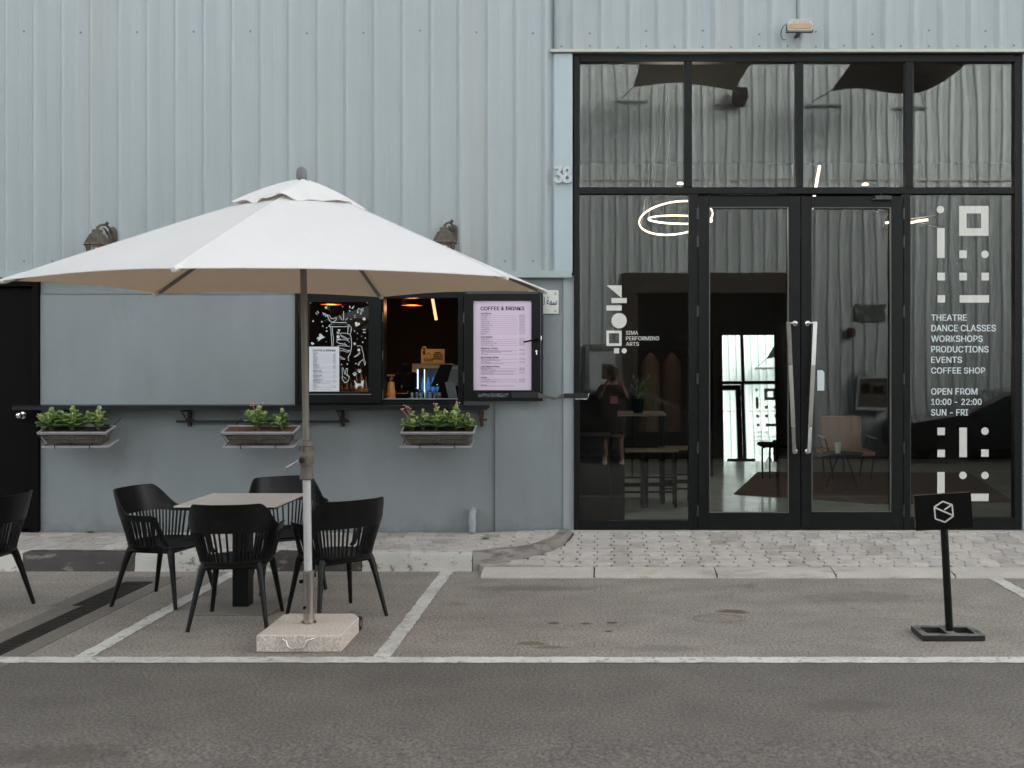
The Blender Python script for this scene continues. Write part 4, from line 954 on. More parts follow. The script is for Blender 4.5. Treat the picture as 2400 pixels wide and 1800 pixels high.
def planter(uc, wm, plants, soilm, label, tray_dx=0.0):
    yc = -.30; xc = ux(uc, -.33); zr = vz(1013, -.40)+.026
    t = thing('planter_box', label, 'planter', (xc, yc, zr), 0, 'three planter boxes hung under the shelf')
    t.rotation_euler = (R(15), 0, 0)
    W2 = wm/2; D2 = .10; H = .118
    t0, t1 = (W2-.012, D2-.012), (W2-.065, D2-.03)
    n = 26; b = MB(); vs = []     # ribbed tapering tub
    def ring(wx, dy, z, rib):
        pts = []
        for sgn, L_, ax in ((-1, wx, 0), (1, dy, 1), (1, wx, 2), (-1, dy, 3)):
            m = n if ax in (0, 2) else 8
            for k in range(m):
                q = k/m; off = rib*(1 if k % 2 else -1)
                if ax == 0: pts.append((-wx+2*wx*q, -dy-off, z))
                elif ax == 1: pts.append((wx+off, -dy+2*dy*q, z))
                elif ax == 2: pts.append((wx-2*wx*q, dy+off, z))
                else: pts.append((-wx-off, dy-2*dy*q, z))
        return pts
    rings = [ring(t1[0], t1[1], -H, .002), ring(t0[0], t0[1], -.012, .002)]
    m = len(rings[0]); b.add(rings[0]+rings[1], [(k, (k+1) % m, m+(k+1) % m, m+k) for k in range(m)]+[tuple(range(m))])
    b.build('tub', M['tub'], t)
    b = MB(); th = .016
    b.box(-W2, W2, -D2, -D2+th, -.018, .0, .003); b.box(-W2, W2, D2-th, D2, -.018, 0, .003); b.box(-W2, -W2+th, -D2+th, D2-th, -.018, 0, .003); b.box(W2-th, W2, -D2+th, D2-th, -.018, 0, .003)
    b.box(-W2+.004, W2-.004, -D2+.004, -D2+.01, -.028, -.018); b.build('rim', M['rim'], t)
    b = MB(); b.box(-W2+th, W2-th, -D2+th, D2-th, -.03, -.012); b.build('soil', soilm, t)
    b = MB(); tw = W2-.01; tz = -H-.028; dx = tray_dx
    for a in ((-tw+dx, tw+dx, -.115, -.103, tz, tz+.016), (-tw+dx, tw+dx, .085, .097, tz, tz+.016), (-tw+dx, -tw+.012+dx, -.103, .085, tz, tz+.016), (tw-.012+dx, tw+dx, -.103, .085, tz, tz+.016)): b.box(*a, .002)
    b.box(-tw+dx+.01, tw+dx-.01, -.105, .088, tz+.001, tz+.005); b.build('tray', M['rim'], t)
    # wrought wire holder: hoops and a scroll in front
    b = MB(); yf = -D2-.010
    for s in (-1, 1):
        b.tube([(s*.155, -.12, tz-.006), (s*.155, -.12, tz+.03), (s*.155, -.06, -H-.006)], .004, 6)
        b.tube([(s*(W2-.01), yf+.004, -.02), (s*(W2-.058), yf+.02, -H-.004)], .003, 5)
        pts = cr([(s*(W2-.10), yf, -.038), (s*(W2-.085), yf, -.028), (s*(W2-.062), yf, -.036), (s*(W2-.066), yf+.003, -.058), (s*(W2-.10), yf+.006, -.070), (s*.09, yf+.007, -.070), (s*.03, yf+.008, -.076), (s*.008, yf+.010, -.095), (s*.018, yf+.012, -.112), (s*.038, yf+.012, -.104), (s*.042, yf+.010, -.090)], 5)
        b.tube(pts, .003, 5)
    b.tube([(-(W2-.058), yf+.02, -H-.002), (W2-.058, yf+.02, -H-.002)], .003, 5)
    b.tube([(-(W2-.008), yf+.003, -.024), (W2-.008, yf+.003, -.024)], .003, 5)
    for s in (-1, 1): b.tube([(s*(W2-.05), D2+.01, -.02), (s*(W2-.05), D2+.20, .0)], .004, 5)
    b.build('wire_holder', M['wire'], t)
    return t, xc, yc, zr
GR = [.135, .15, .14]
p1 = planter(176, .62, 0, M['soil'], 'leftmost taupe planter box with three green succulents beside the side door', .02)
for u, h, sp, n, l in ((123, .13, 1.12, 26, 'bushy green succulent at the left end of the leftmost planter'), (172, .135, 1.2, 28, 'large rounded green succulent in the middle of the leftmost planter'), (233, .135, 1.05, 24, 'darker green succulent at the right end of the leftmost planter')):
    succulent(ux(u, -.30), -.305, p1[3]-.01, h, n, l, sp)
p2 = planter(609, .655, 0, M['mulch'], 'middle taupe planter box with brown mulch behind the parasol pole')
succulent(ux(607, -.30), -.305, p2[3]-.01, .145, 26, 'upright succulent with peach flower buds in the middle planter', 1.05, [(-.05, .175, .0072), (.03, .18, .007)])
succulent(ux(662, -.30), -.305, p2[3]-.01, .125, 26, 'smaller yellow-green succulent beside the parasol pole in the middle planter', .95)
p3 = planter(1027, .66, 0, M['soil'], 'rightmost taupe planter box crowded with flowering succulents under the serving window', -.02)
succulent(ux(968, -.30), -.306, p3[3]-.01, .105, 24, 'succulent with small pink flower clusters at the left end of the rightmost planter', .95, [(-.08, .135, .006), (-.055, .16, .006), (-.03, .15, .006)])
succulent(ux(992, -.30), -.303, p3[3]-.01, .125, 18, 'dark narrow leaved succulent second from left in the rightmost planter', .8)
succulent(ux(1024, -.30), -.305, p3[3]-.01, .135, 28, 'succulent with one peach flower in the middle of the rightmost planter', 1.15, [(-.01, .175, .0072)])
succulent(ux(1070, -.30), -.305, p3[3]-.01, .145, 28, 'tall broad leaved succulent with pink flower on the rightmost planter', 1.15, [(.01, .185, .0068)])
succulent(ux(1098, -.30), -.305, p3[3]-.01, .095, 22, 'small yellowish succulent at the right end of the rightmost planter', .9)
# weeds in the joints
for x, y, l in ((ux(212, -.05), -.05, 'tiny green weed at the wall foot below the leftmost planter'), (ux(1138, -.4), -.38, 'tiny green weed in the paving joint near the waste pipe')):
    t = thing('weed', l, 'weed', (x, y, PZ)); b = MB()
    for k in range(22):
        a = random.uniform(0, 2*PI); rr = random.uniform(.005, .035); h = random.uniform(.008, .026); c = (rr*math.cos(a)*1.4, rr*math.sin(a)*.8, h)
        b.tube([(0, 0, 0), c], .0012, 3); b.lathe([(.001, -.002), (.009, 0), (.001, .003)], c=c, n=6)
    b.build('sprig', LEAF[0], t)

# ------------------------------------------------------------------ wall lanterns and floodlight
def lantern(uc, vc, label):
    t = thing('wall_lantern', label, 'lantern', (ux(uc, -.17), -.17, vz(vc, -.17)), 0, 'bronze wall lanterns above the parasol')
    b = MB(); b.lathe([(.004, .178), (.013, .172), (.011, .160), (.016, .152), (.040, .146), (.045, .138), (.045, .120), (.052, .112), (.058, .106), (.075, .070), (.092, .035), (.112, .010), (.118, .004), (.112, .0), (.03, .0)][::-1], n=20); b.build('roof_cap', M['patina'], t, smooth=35)
    b = MB(); 
    for k in range(20):
        a = 2*PI*k/20; b.tube([(.060*math.cos(a), .060*math.sin(a), .104), (.078*math.cos(a), .078*math.sin(a), .070), (.104*math.cos(a), .104*math.sin(a), .022)], .0045, 4)
    b.build('roof_flutes', M['patina'], t)['kind'] = 'stuff'
    b = MB()
    for k in range(6):
        a = 2*PI*k/6+.3; b.tube([(.095*math.cos(a), .095*math.sin(a), .0), (.062*math.cos(a), .062*math.sin(a), -.17)], .006, 5)
    b.lathe([(.066, -.17), (.07, -.18), (.02, -.20), (.006, -.225)], n=12); b.build('cage', M['patina'], t)
    b = MB(); b.lathe([(.088, -.002), (.058, -.168)], n=18, capb=False, capt=False); b.build('lantern_glass', M['lamp_glass'], t)
    b = MB(); b.lathe([(.012, -.02), (.03, -.05), (.034, -.08), (.02, -.11), (.004, -.12)], n=14); b.build('bulb', M['warm'], t, smooth=60)
    b = MB(); b.tube(cr([(0, 0, .150), (.01, .02, .185), (.04, .06, .20), (.06, .11, .17), (.06, .16, .12)]), .011, 8); b.lathe([(.05, 0), (.055, .01), (.03, .02)], n=14, M=Matrix.Translation((.062, .168, .11)) @ Matrix.Diagonal((.85, 1, 1.6, 1)) @ Mr)
    b.tube(cr([(.03, .05, .17), (.05, .09, .13), (.03, .12, .12), (.03, .1, .145)]), .008, 6); b.lathe([(.001, -.02), (.02, 0), (.001, .02)], c=(.055, .07, .215), n=8); b.build('wall_arm', M['patina'], t, smooth=50)
    li = bpy.data.lights.new('bulb_light', 'POINT'); li.energy = .35; li.color = (1, .5, .28); li.shadow_soft_size = .03
    lo = bpy.data.objects.new('bulb_light', li); COL.objects.link(lo); lo.parent = t; lo.location = (0, 0, -.08)
    return t
lantern(228, 576, 'bronze wall lantern on the left, half hidden behind the white parasol')
lantern(1042, 571, 'bronze wall lantern on the right, above the open menu sash')
t = thing('floodlight', 'white casing floodlight on the cladding above the glass front', 'floodlight', (ux(1874, -.17), -.17, vz(60, -.17)))
b = MB(); b.prism([(-.115, -.045), (-.10, -.052), (.10, -.052), (.115, -.045), (.112, .015), (.09, .048), (-.09, .048), (-.112, .015)], -.03, .045, ax='y'); b.build('casing', M['flood'], t)
b = MB()
for k in range(17): b.box(-.085+k*.0105, -.082+k*.0105, -.036, .047, .012, .051)
b.build('cooling_fins', M['flood'], t)['kind'] = 'stuff'
b = MB(); b.box(-.105, .105, -.038, -.031, -.040, .006, .002); b.build('lens', M['floodglass'], t)
b = MB(); b.box(-.122, -.116, -.01, .02, -.055, .0); b.box(.116, .122, -.01, .02, -.055, 0); b.box(-.122, .122, .02, .026, -.060, -.05); b.box(-.02, .02, .026, .17, -.06, -.05); b.build('bracket', M['galvd'], t)
b = MB(); b.tube(cr([(-.11, .0, .02), (-.15, .01, -.01), (-.16, .06, -.06), (-.13, .12, -.09), (-.10, .14, -.08)]), .0035, 6); b.tube([(0, .145, .04), (.004, .15, .2), (0, .15, .8)], .003, 5); b.build('cable', M['galvd'], t)

# ================================================================== KIOSK INTERIOR
kx0, kx1, ky0, ky1 = -3.3, -.5, .25, 2.7
b = MB(); b.box(kx0, kx1, ky1, ky1+.1, 0, 3); b.box(kx0-.1, kx0, ky0, ky1, 0, 3); b.box(kx1, kx1+.04, ky0, ky1, 0, 3); b.box(kx0, kx1, ky0, ky1, 0, .1); b.box(kx0, kx1, ky0, ky1, 2.9, 3)
tag(b.build('kiosk_wall', M['interior']), kind='structure')
ct = thing('counter', 'dark counter top just inside the serving window', 'counter')
MB().box(ux(700, .13), ux(1085, .13), .13, .75, 0, vz(938, .2), .003).build('counter_body', M['dark'], ct)
ctz = vz(938, .2)
MB().box(ux(700, .13), ux(1085, .13), .125, .75, ctz, ctz+.006).build('counter_top', M['wood'], ct)
ctz += .006
def inside(u, v, y): return (ux(u, y), y, vz(v, y))
def pendant(u, v, y, label):
    x, _, z = inside(u, v, y); t = thing('pendant_lamp', label, 'lamp', (x, y, z), 0, 'copper pendant lamps in the coffee kiosk')
    b = MB(); b.lathe([(.105, 0), (.108, .004), (.075, .115), (.03, .14), (.012, .15)], n=24, capb=False); b.build('lamp_shade', M['copper'], t, smooth=40)
    b = MB(); b.tube([(0, 0, .15), (0, 0, 2.9-z)], .004, 6); b.build('cord', M['dark'], t)
    b = MB(); b.lathe([(.01, .08), (.03, .06), (.032, .04), (.01, .02)], n=12); b.build('bulb', M['warm'], t)
    li = bpy.data.lights.new('bulb_light', 'POINT'); li.energy = 1.3; li.color = (1, .45, .14); li.shadow_soft_size = .05
    lo = bpy.data.objects.new('bulb_light', li); COL.objects.link(lo); lo.parent = t; lo.location = (0, 0, -.02)
pendant(966, 716, .9, 'copper pendant lamp hanging in the open serving hatch')
pendant(776, 714, .9, 'copper pendant lamp behind the illustrated window pane')
t = thing('tube_light', 'slanted warm tube light at the back of the kiosk', 'lamp')
b = MB(); y = 1.6; b.tube([inside(1013.5, 699, y), inside(1022.5, 750, y)], .016, 10); b.build('tube', M['ledorange'], t)
# card sign
t = thing('card_sign', 'orange lit card with black slogan standing on the small fridge', 'sign')
y = 1.0; x0, _, z0 = inside(987, 854, y); x1, _, z1 = inside(1042, 818, y)
MB().box(x0, x1, y, y+.004, z0, z1).build('card', M['yellow'], t)
b = MB(); b.prism([(ux(990, y), z1-.001), (ux(990, y), vz(813, y)), (ux(994, y), vz(811, y)), (ux(999, y), vz(813, y)), (ux(999.5, y), z1-.001)], y, y+.004, ax='y'); b.build('card_tab', M['yellow'], t)
for s, a, c, d in (('PASSING', 1019, 1033, 825), ('MANEUVER', 1016, 1037, 829.7), ('DURING THE', 1016, 1037, 834.4), ('COFFEE BREAK.', 1014, 1038, 839.2)):
    text_mesh('lettering', s, M['dark'], t, ux(a, y-.001), ux(c, y-.001), vz(d+3.5, y), vz(d, y), y-.001, bold=.03, depth=.0005)
b = MB()
for k in range(6):
    x = ux(994+k*3.6, y); b.box(x, x+.008, y-.002, y-.001, vz(847, y), vz(839+(k % 2)*2, y))
b.lathe([(.014, 0), (.014, .002)], n=10, M=Matrix.Translation((ux(994, y), y, vz(818, y))) @ Mr); b.box(ux(991, y), ux(997, y), y-.002, y-.001, vz(831, y), vz(822, y)); b.tube([(ux(1000, y), y-.002, vz(830, y)), (ux(1006, y), y-.002, vz(826, y)), (ux(1009, y), y-.002, vz(833, y))], .003, 4)
b.build('cartoon_drawing', M['rust'], t)
# small display fridge with bottles
fy = 1.0; t = thing('display_fridge', 'small lit display fridge with blue bottles beside the till', 'fridge')
x0, z1 = ux(966, fy), vz(852, fy); x1 = ux(1062, fy); z0 = ctz-.12
b = MB(); b.box(x0, x0+.045, fy, fy+.4, z0, z1); b.box(x1-.045, x1, fy, fy+.4, z0, z1); b.box(x0+.045, x1-.045, fy, fy+.4, z1-.05, z1); b.box(x0+.045, x1-.045, fy+.36, fy+.4, z0, z1-.05); b.box(x0+.045, x1-.045, fy, fy+.36, z0, z0+.03)
b.build('cabinet', mat('champagne_fridge_shell', (.42, .30, .18), .4), t)
b = MB(); 
for k in range(1): b.box(x0+.05, x0+.058, fy+.02, fy+.03, z0+.04, z1-.06)
b.box(x0+.12, x0+.126, fy+.02, fy+.03, z0+.04, z1-.06); b.build('light_strip', M['fridgelight'], t)
b = MB(); zs = z0+(z1-z0)*.38; b.box(x0+.046, x1-.046, fy+.05, fy+.34, zs, zs+.008); b.build('shelf', M['steel'], t)
b = MB(); b.box(x0+.046, x1-.046, fy+.350, fy+.355, z0+.04, z1-.06); b.build('back_panel', mat('pale_fridge_lining', (.5, .55, .6), .5), t)
for r_, zz in ((0, z0+.03), (1, zs+.008)):
    for k in range(5):
        o = thing('drink_bottle', ('upper shelf', 'lower shelf')[1-r_]+' blue capped drink bottle, %s in the small lit fridge' % ('leftmost', 'second from left', 'middle one', 'second from right', 'rightmost')[k], 'bottle', (x0+.085+k*.052, fy+.16, zz), 0, 'bottles inside the small fridge')
        b = MB(); b.lathe([(.019, 0), (.021, .005), (.021, .075), (.010, .10), (.009, .125), (.011, .127), (.011, .138)], n=12); b.build('bottle', M['blue'], o, smooth=40)
# till screen
t = thing('till_screen', 'dark till monitor seen from behind on the counter', 'monitor', (ux(1040, .45), .45, ctz))
Mx = Matrix.Rotation(R(-8), 4, 'X')
b = MB(); b.prism([(-.13, .12), (.02, .12), (.075, .335), (-.04, .335)], -.01, .015, ax='y', M=Mx); b.prism([(-.08, .0), (.06, 0), (.02, .16), (-.03, .16)], .0, .04, ax='y'); b.box(-.10, .12, -.05, .12, 0, .015); b.build('monitor', M['dark'], t)
b = MB(); b.prism([(.02, .12), (.17, .13), (.2, .33), (.078, .335)], .0, .02, ax='y', M=Mx); b.build('side_screen', mat('dim_plastic', (.03, .03, .035), .4), t)
b = MB(); b.box(.095, .135, -.03, -.02, .295, .305); b.build('display', M['teal'], t)
b = MB(); b.box(-.062, -.057, -.03, -.025, .135, .14); b.build('status_light', M['screen'], t)
t = thing('card_reader', 'tilted dark tablet stand leaning at the right of the hatch', 'tablet', (ux(1052, .22), .22, ctz))
b = MB(); b.prism([(.0, 0), (.085, 0), (.05, .165), (-.045, .17)], 0, .012, ax='y', M=Matrix.Rotation(R(-14), 4, 'X')); b.build('tablet', mat('slate_plastic', (.025, .03, .035), .35), t)
# stacked paper cups
t = thing('paper_cups', 'stack of orange paper cups on the counter inside the hatch', 'cups', (ux(916.5, .25), .25, ctz))
for k in range(5):
    b = MB(); z = k*.013; b.lathe([(.042, z), (.043, z+.004), (.040, z+.006), (.029, z+.115), (.027, z+.116)], n=20); b.build('cup', M['orange'], t, smooth=40)
b = MB(); b.tube(cr([(.0, 0, .17), (-.008, 0, .195), (.006, 0, .21), (.012, 0, .20), (.004, 0, .185)]), .0022, 5); b.build('wooden_stirrer', M['vinyl'], t)
# clear box of glasses
for k in range(7):
    o = thing('glass_tumbler', 'clear tumbler, %s of the row on the counter before the fridge' % ('leftmost', 'second', 'third', 'middle', 'fifth', 'sixth', 'rightmost')[k], 'glass', (ux(966+k*10.5, .2), .2+.02*(k % 2), ctz), 0, 'row of clear tumblers on the counter')
    b = MB(); b.lathe([(.021, 0), (.023, .004), (.026, .068), (.0235, .068), (.021, .006)], n=14, capb=True, capt=True); b.build('tumbler', M.setdefault('tumbler', glass_mat('tumbler_glass', .14, (.85, .9, .92))), o, smooth=40)
t = thing('shelf_strip', 'short wooden shelf coloured as if lit orange at the left of the open hatch', 'shelf')
b = MB(); x0, y_, z0 = inside(899, 882, .95); x1 = ux(938, .95); b.box(x0, x1, .95, 1.1, z0, z0+.018); b.build('board', M['orange'], t)  # orange lamplight put into the board's own colour
# espresso gear silhouettes and bottles behind the illustrated pane
yb_ = .7
for k, (u, h, l) in enumerate(((801, .16, 0), (812, .24, 1), (823, .19, 0), (835, .30, 1), (846, .33, 0), (857, .22, 1))):
    o = thing('spirit_bottle', ('tall ' if h > .23 else 'short ')+'amber bottle %s on the kiosk counter' % ['beside the menu card', 'behind the victory hand drawing', 'behind the paw prints', 'behind the cat drawing', 'tallest of the row', 'at the right edge of the pane'][k], 'bottle', (ux(u, yb_), yb_, ctz), 0, 'bottles behind the illustrated pane')
    b = MB(); r = .024; b.lathe([(r, 0), (r+.002, .006), (r+.002, h*.58), (r*.45, h*.76), (r*.42, h*.97), (r*.55, h)], n=14); b.build('glass_body', M['amber'], o, smooth=40)
    b = MB(); b.lathe([(r+.003, h*.18), (r+.003, h*.44)], n=14, capb=False, capt=False); b.build('label', M['orange'], o)
for u, l in ((806, 'left'), (824, 'right')):
    o = thing('storage_jar', l+' square amber jar low behind the illustrated pane', 'jar', (ux(u, .5), .5, ctz)); b = MB(); b.box(-.032, .032, -.03, .03, 0, .075, .004); b.build('jar', M['orange'], o); b = MB(); b.box(-.03, .03, -.028, .028, .0755, .088); b.build('lid', M['dark'], o)
t = thing('espresso_machine', 'dark espresso machine in the shadows of the hatch', 'coffee machine', (ux(945, .55), .55, ctz))
b = MB(); b.box(-.11, .12, -.05, .2, .0, .09, .01); b.box(-.09, .1, .02, .2, .09, .26, .02); b.lathe([(.05, .26), (.04, .33), (.02, .35)], c=(0, .1, 0), n=14); b.build('machine_body', M['dark'], t)
b = MB(); b.tube([(-.06, -.06, .07), (-.06, -.1, .05), (.06, -.1, .05), (.06, -.06, .07)], .005, 6); b.lathe([(.006, 0), (.007, .03), (.002, .036)], c=(0, -.07, .1), n=8); b.build('steam_wand', M['copper'], t)
# ================================================================== PARASOL
ps = thing('parasol', 'large white hexagonal parasol on a granite slab base in front of the serving window', 'parasol')
CX, CYU, RU, PH = -1.855, -3.10, 1.618, -1.642; ZC = 2.188; TX, TY = .003, .027; ZA = 2.80
def cpt(a, t, sag=0):      # point on canopy: direction angle a measured in units of 60deg from PH, t 0 apex..1 edge
    k = math.floor(a); fr_ = a-k
    c0 = Vector((math.cos(PH+k*PI/3), math.sin(PH+k*PI/3))); c1 = Vector((math.cos(PH+(k+1)*PI/3), math.sin(PH+(k+1)*PI/3)))
    p = c0.lerp(c1, fr_); bow = 4*fr_*(1-fr_)
    rr = RU*t*(1-.030*bow*t**6)
    x, y = p.x*rr, p.y*rr
    z = ZA+.02+(ZC-ZA-.02)*t + .004*bow*math.sin(t*PI) - .028*bow*t*(1-t) + .020*bow*t**5 + .001*math.sin(PI*t)
    return Vector((CX+x, CYU+y, z+TX*x*t+TY*y*t-sag))
def grid(NT, NA, fn, close=True):
    vs = [tuple(fn(6*a/NA, t/NT)) for t in range(NT+1) for a in range(NA)]
    fs = [(t*NA+a, t*NA+(a+1) % NA, (t+1)*NA+(a+1) % NA, (t+1)*NA+a) for t in range(NT) for a in range(NA)]
    return vs, fs
v1, f1 = grid(16, 72, lambda a, t: cpt(a, .02+.98*t)); v2, f2 = grid(16, 72, lambda a, t: cpt(a, .02+.98*t, .004)); n1 = len(v1); NA = 72
me = bpy.data.meshes.new('canopy'); me.from_pydata(v1+v2, [], f1+[tuple(i+n1 for i in q[::-1]) for q in f2]+[(16*NA+a, n1+16*NA+a, n1+16*NA+(a+1) % NA, 16*NA+(a+1) % NA) for a in range(NA)])
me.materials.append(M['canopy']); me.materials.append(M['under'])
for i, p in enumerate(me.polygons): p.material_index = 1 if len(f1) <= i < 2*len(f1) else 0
me.polygons.foreach_set('use_smooth', [True]*len(me.polygons)); me.set_sharp_from_angle(angle=R(12)); link('canopy', me, ps)
# hem, pockets at the corners
b = MB()
for k in range(6):
    c = cpt(k+.0001, 1); i_ = cpt(k+.0001, .93); d = (c-i_).normalized()
    b = MB(); b.tube([tuple(i_-Vector((0, 0, .010))), tuple(c-d*.02-Vector((0, 0, .010))), tuple(c+d*.008-Vector((0, 0, .006)))], [.014, .017, .012], 8)
    b.build('corner_pocket', M['canopy'], ps, smooth=60)
# ruffled vent cap
def vent(a, t):
    k = math.floor(a); fr_ = a-k; c0 = Vector((math.cos(PH+k*PI/3), math.sin(PH+k*PI/3))); c1 = Vector((math.cos(PH+(k+1)*PI/3), math.sin(PH+(k+1)*PI/3))); p = c0.lerp(c1, fr_)
    rr = .405*t*(1+.03*math.sin(a*9)*t); z = ZA+.058-.168*t + .006*math.sin(a*11.0+1)*t*t + .018*math.sin(a*4.0)*math.sin(t*PI)+ .007*math.sin(a*17)*t**4 - .02*4*fr_*(1-fr_)*(t**2)
    return Vector((CX-.012+p.x*rr, CYU+p.y*rr, z))
va, fa = grid(10, 144, lambda a, t: vent(a, .10+.90*t)); vb2, _ = grid(10, 144, lambda a, t: vent(a, .10+.90*t)-Vector((0, 0, .004))); n1 = len(va)
me = bpy.data.meshes.new('vent_cap'); me.from_pydata(va+vb2, [], fa+[tuple(i+n1 for i in q[::-1]) for q in fa]+[(10*144+a, n1+10*144+a, n1+10*144+(a+1) % 144, 10*144+(a+1) % 144) for a in range(144)]); me.materials.append(M['canopy'])
me.polygons.foreach_set('use_smooth', [True]*len(me.polygons)); me.set_sharp_from_angle(angle=R(40)); link('vent_cap', me, ps)
b = MB(); b.lathe([(.031, .0), (.033, .02), (.032, .045), (.026, .065), (.014, .076), (.003, .079)], c=(CX-.02, CYU, ZA+.050), n=18); b.build('finial', mat('grey_plastic_finial', (.14, .14, .15), .5), ps, smooth=40)
for k in range(6):
    b = MB(); P = [cpt(k+.0001, t)+Vector((0, 0, .0005)) for t in [.05+.95*q/12 for q in range(13)]]; b.tube([tuple(p) for p in P], .0035, 5); b.build('seam', M['canopy'], ps, smooth=80)
    b = MB(); P = [cpt(k+.0001, t)-Vector((0, 0, .022)) for t in (.03, .3, .6, .96)]
    b.tube([tuple(p) for p in P], .0125, 6); b.build('rib', M['taupe'], ps)
hub = Vector((CX-.005, CYU, 2.42))
for k in range(6):
    b = MB(); e = cpt(k+.0001, .52)-Vector((0, 0, .03)); b.tube([tuple(hub+(e-hub).normalized()*.04), tuple(e)], .009, 6); b.build('strut', M['taupe'], ps)
px = lambda z: -1.830 + (z-.12)/(2.2-.12)*(-.033)
b = MB(); b.lathe([(.045, -.03), (.045, .03), (.03, .05)], c=(px(2.42), CYU, 2.42), n=14); b.build('runner_hub', M['dark'], ps)
b = MB(); b.lathe([(.028, 0), (.028, .03)], c=(px(2.3), CYU, 2.298), n=14); b.build('pole_collar', M['navy'], ps)
b = MB(); b.tube([(px(1.21), CYU, 1.21), (px(2.8), CYU, 2.86)], .0205, 16); b.build('upper_pole', M['taupe'], ps, smooth=50)
b = MB(); b.lathe([(.036, 0), (.042, .006), (.038, .05), (.038, .09), (.044, .10), (.044, .15), (.040, .18), (.039, .205), (.046, .21), (.040, .235), (.030, .245)], c=(px(1.1), CYU, .99), n=20); b.box(px(1.1)-.02, px(1.1)+.03, CYU-.06, CYU-.03, 1.08, 1.14, .006); b.build('crank_housing', M['brown'], ps, smooth=35)
b = MB()
for k in range(10):
    a = 2*PI*k/10; b.tube([(px(1.1)+.0445*math.cos(a), CYU+.0445*math.sin(a), 1.165), (px(1.1)+.040*math.cos(a), CYU+.040*math.sin(a), 1.22)], .004, 4)
b.build('housing_ridges', M['brown'], ps)['kind'] = 'stuff'
b = MB(); hx = px(1.1)-.005; hy = CYU-.075
for dz in (.011, -.011): b.tube([(hx, hy, 1.115+dz), (hx-.09, hy-.01, 1.07+dz*.25)], .0035, 6)
b.lathe([(.018, 0), (.018, .016)], n=14, M=Matrix.Translation((hx, hy+.01, 1.115)) @ Mr); b.lathe([(.002, -.012), (.010, -.006), (.010, .006), (.002, .012)], c=(hx-.095, hy-.02, 1.066), n=10); b.build('crank_handle', M['chrome'], ps, smooth=40)
b = MB(); b.tube([(px(.43), CYU, .425), (px(1.0), CYU, 1.0)], .0245, 16); b.build('lower_pole', M['polegrey'], ps, smooth=50)
b = MB(); b.lathe([(.046, .0), (.046, .004), (.0335, .008), (.0325, .30), (.034, .302), (.034, .32), (.030, .322)], c=(px(.12), CYU, .105), n=24); b.build('base_sleeve', M['steel'], ps, smooth=30)
b = MB(); b.tube([(px(.4)-.03, CYU-.01, .36), (px(.4)-.05, CYU-.02, .36)], .012, 8); b.tube([(px(.2)-.02, CYU-.03, .20), (px(.2)-.012, CYU-.045, .205)], .009, 8); b.build('clamp_screw', M['dark'], ps)
# granite slab
sx0, sx1, sy0, sy1 = -2.055, -1.555, -3.385, -2.87
b = MB(); c = .035
poly = [(sx0, sy0), (sx1, sy0), (sx1, sy1-.09), (sx1-.05, sy1), (sx0+.03, sy1), (sx0, sy1-.03)]
g = .004; cen = Vector(((sx0+sx1)/2, (sy0+sy1)/2))
ins = [tuple(cen+(Vector(p)-cen)*(1-g*4)) for p in poly]
n = len(poly); vs = [(p[0], p[1], .004) for p in poly]+[(p[0], p[1], .095) for p in poly]+[(p[0], p[1], .101) for p in ins]
b.add(vs, [tuple(range(n))[::-1], tuple(range(2*n, 3*n))]+[(r*n+k, r*n+(k+1) % n, (r+1)*n+(k+1) % n, (r+1)*n+k) for r in (0, 1) for k in range(n)])
b.build('base_slab', M['granite'], ps)
b = MB(); yq = sy0; b.tube([(-1.905, yq-.002, .082), (-1.888, yq-.022, .082), (-1.873, yq-.028, .078), (-1.862, yq-.03, .045), (-1.845, yq-.03, .032), (-1.775, yq-.03, .032), (-1.758, yq-.03, .045), (-1.747, yq-.028, .078), (-1.732, yq-.022, .082), (-1.715, yq-.002, .082)], .0062, 8); b.build('carry_handle', M['chrome'], ps, smooth=50)
for yy in (sy1-.03, ):
    for xx in (sx1-.015, sx0+.0):
        b = MB(); b.lathe([(.020, -.014), (.042, -.014), (.044, -.008), (.044, .008), (.042, .014), (.020, .014)], n=20, M=Matrix.Translation((xx, yy, .046)) @ Matrix.Rotation(R(90), 4, 'Y')); b.build('wheel', M['tyre'], ps, smooth=40)
        w_ = kids(ps)[-1]
        b = MB(); b.lathe([(.004, -.016), (.020, -.015), (.020, .015), (.004, .016)], n=14, M=Matrix.Translation((xx, yy, .046)) @ Matrix.Rotation(R(90), 4, 'Y')); o = b.build('wheel_hub', M['steel'], ps)

# ================================================================== TABLE
tb = thing('cafe_table', 'square cafe table with grey wood grain top and black pedestal', 'table', (-2.54, -2.27, 0))
b = MB(); b.box(-.345, .345, -.335, .335, .742, .754, .004); b.build('table_top', M['tabletop'], tb)
b = MB(); b.box(-.338, .338, -.328, .328, .732, .7415, .003); b.box(-.12, .12, -.12, .12, .722, .732); b.build('top_edge', M['dark'], tb)
b = MB(); b.box(-.055, .055, -.055, .055, .012, .722, .003); b.build('pedestal', M['black'], tb)
b = MB(); b.box(-.26, .28, -.26, .26, .002, .011, .002); b.build('base_plate', M['dull'] if 'dull' in M else mat('dusty_steel_plate', (.19, .17, .15), .6), tb)

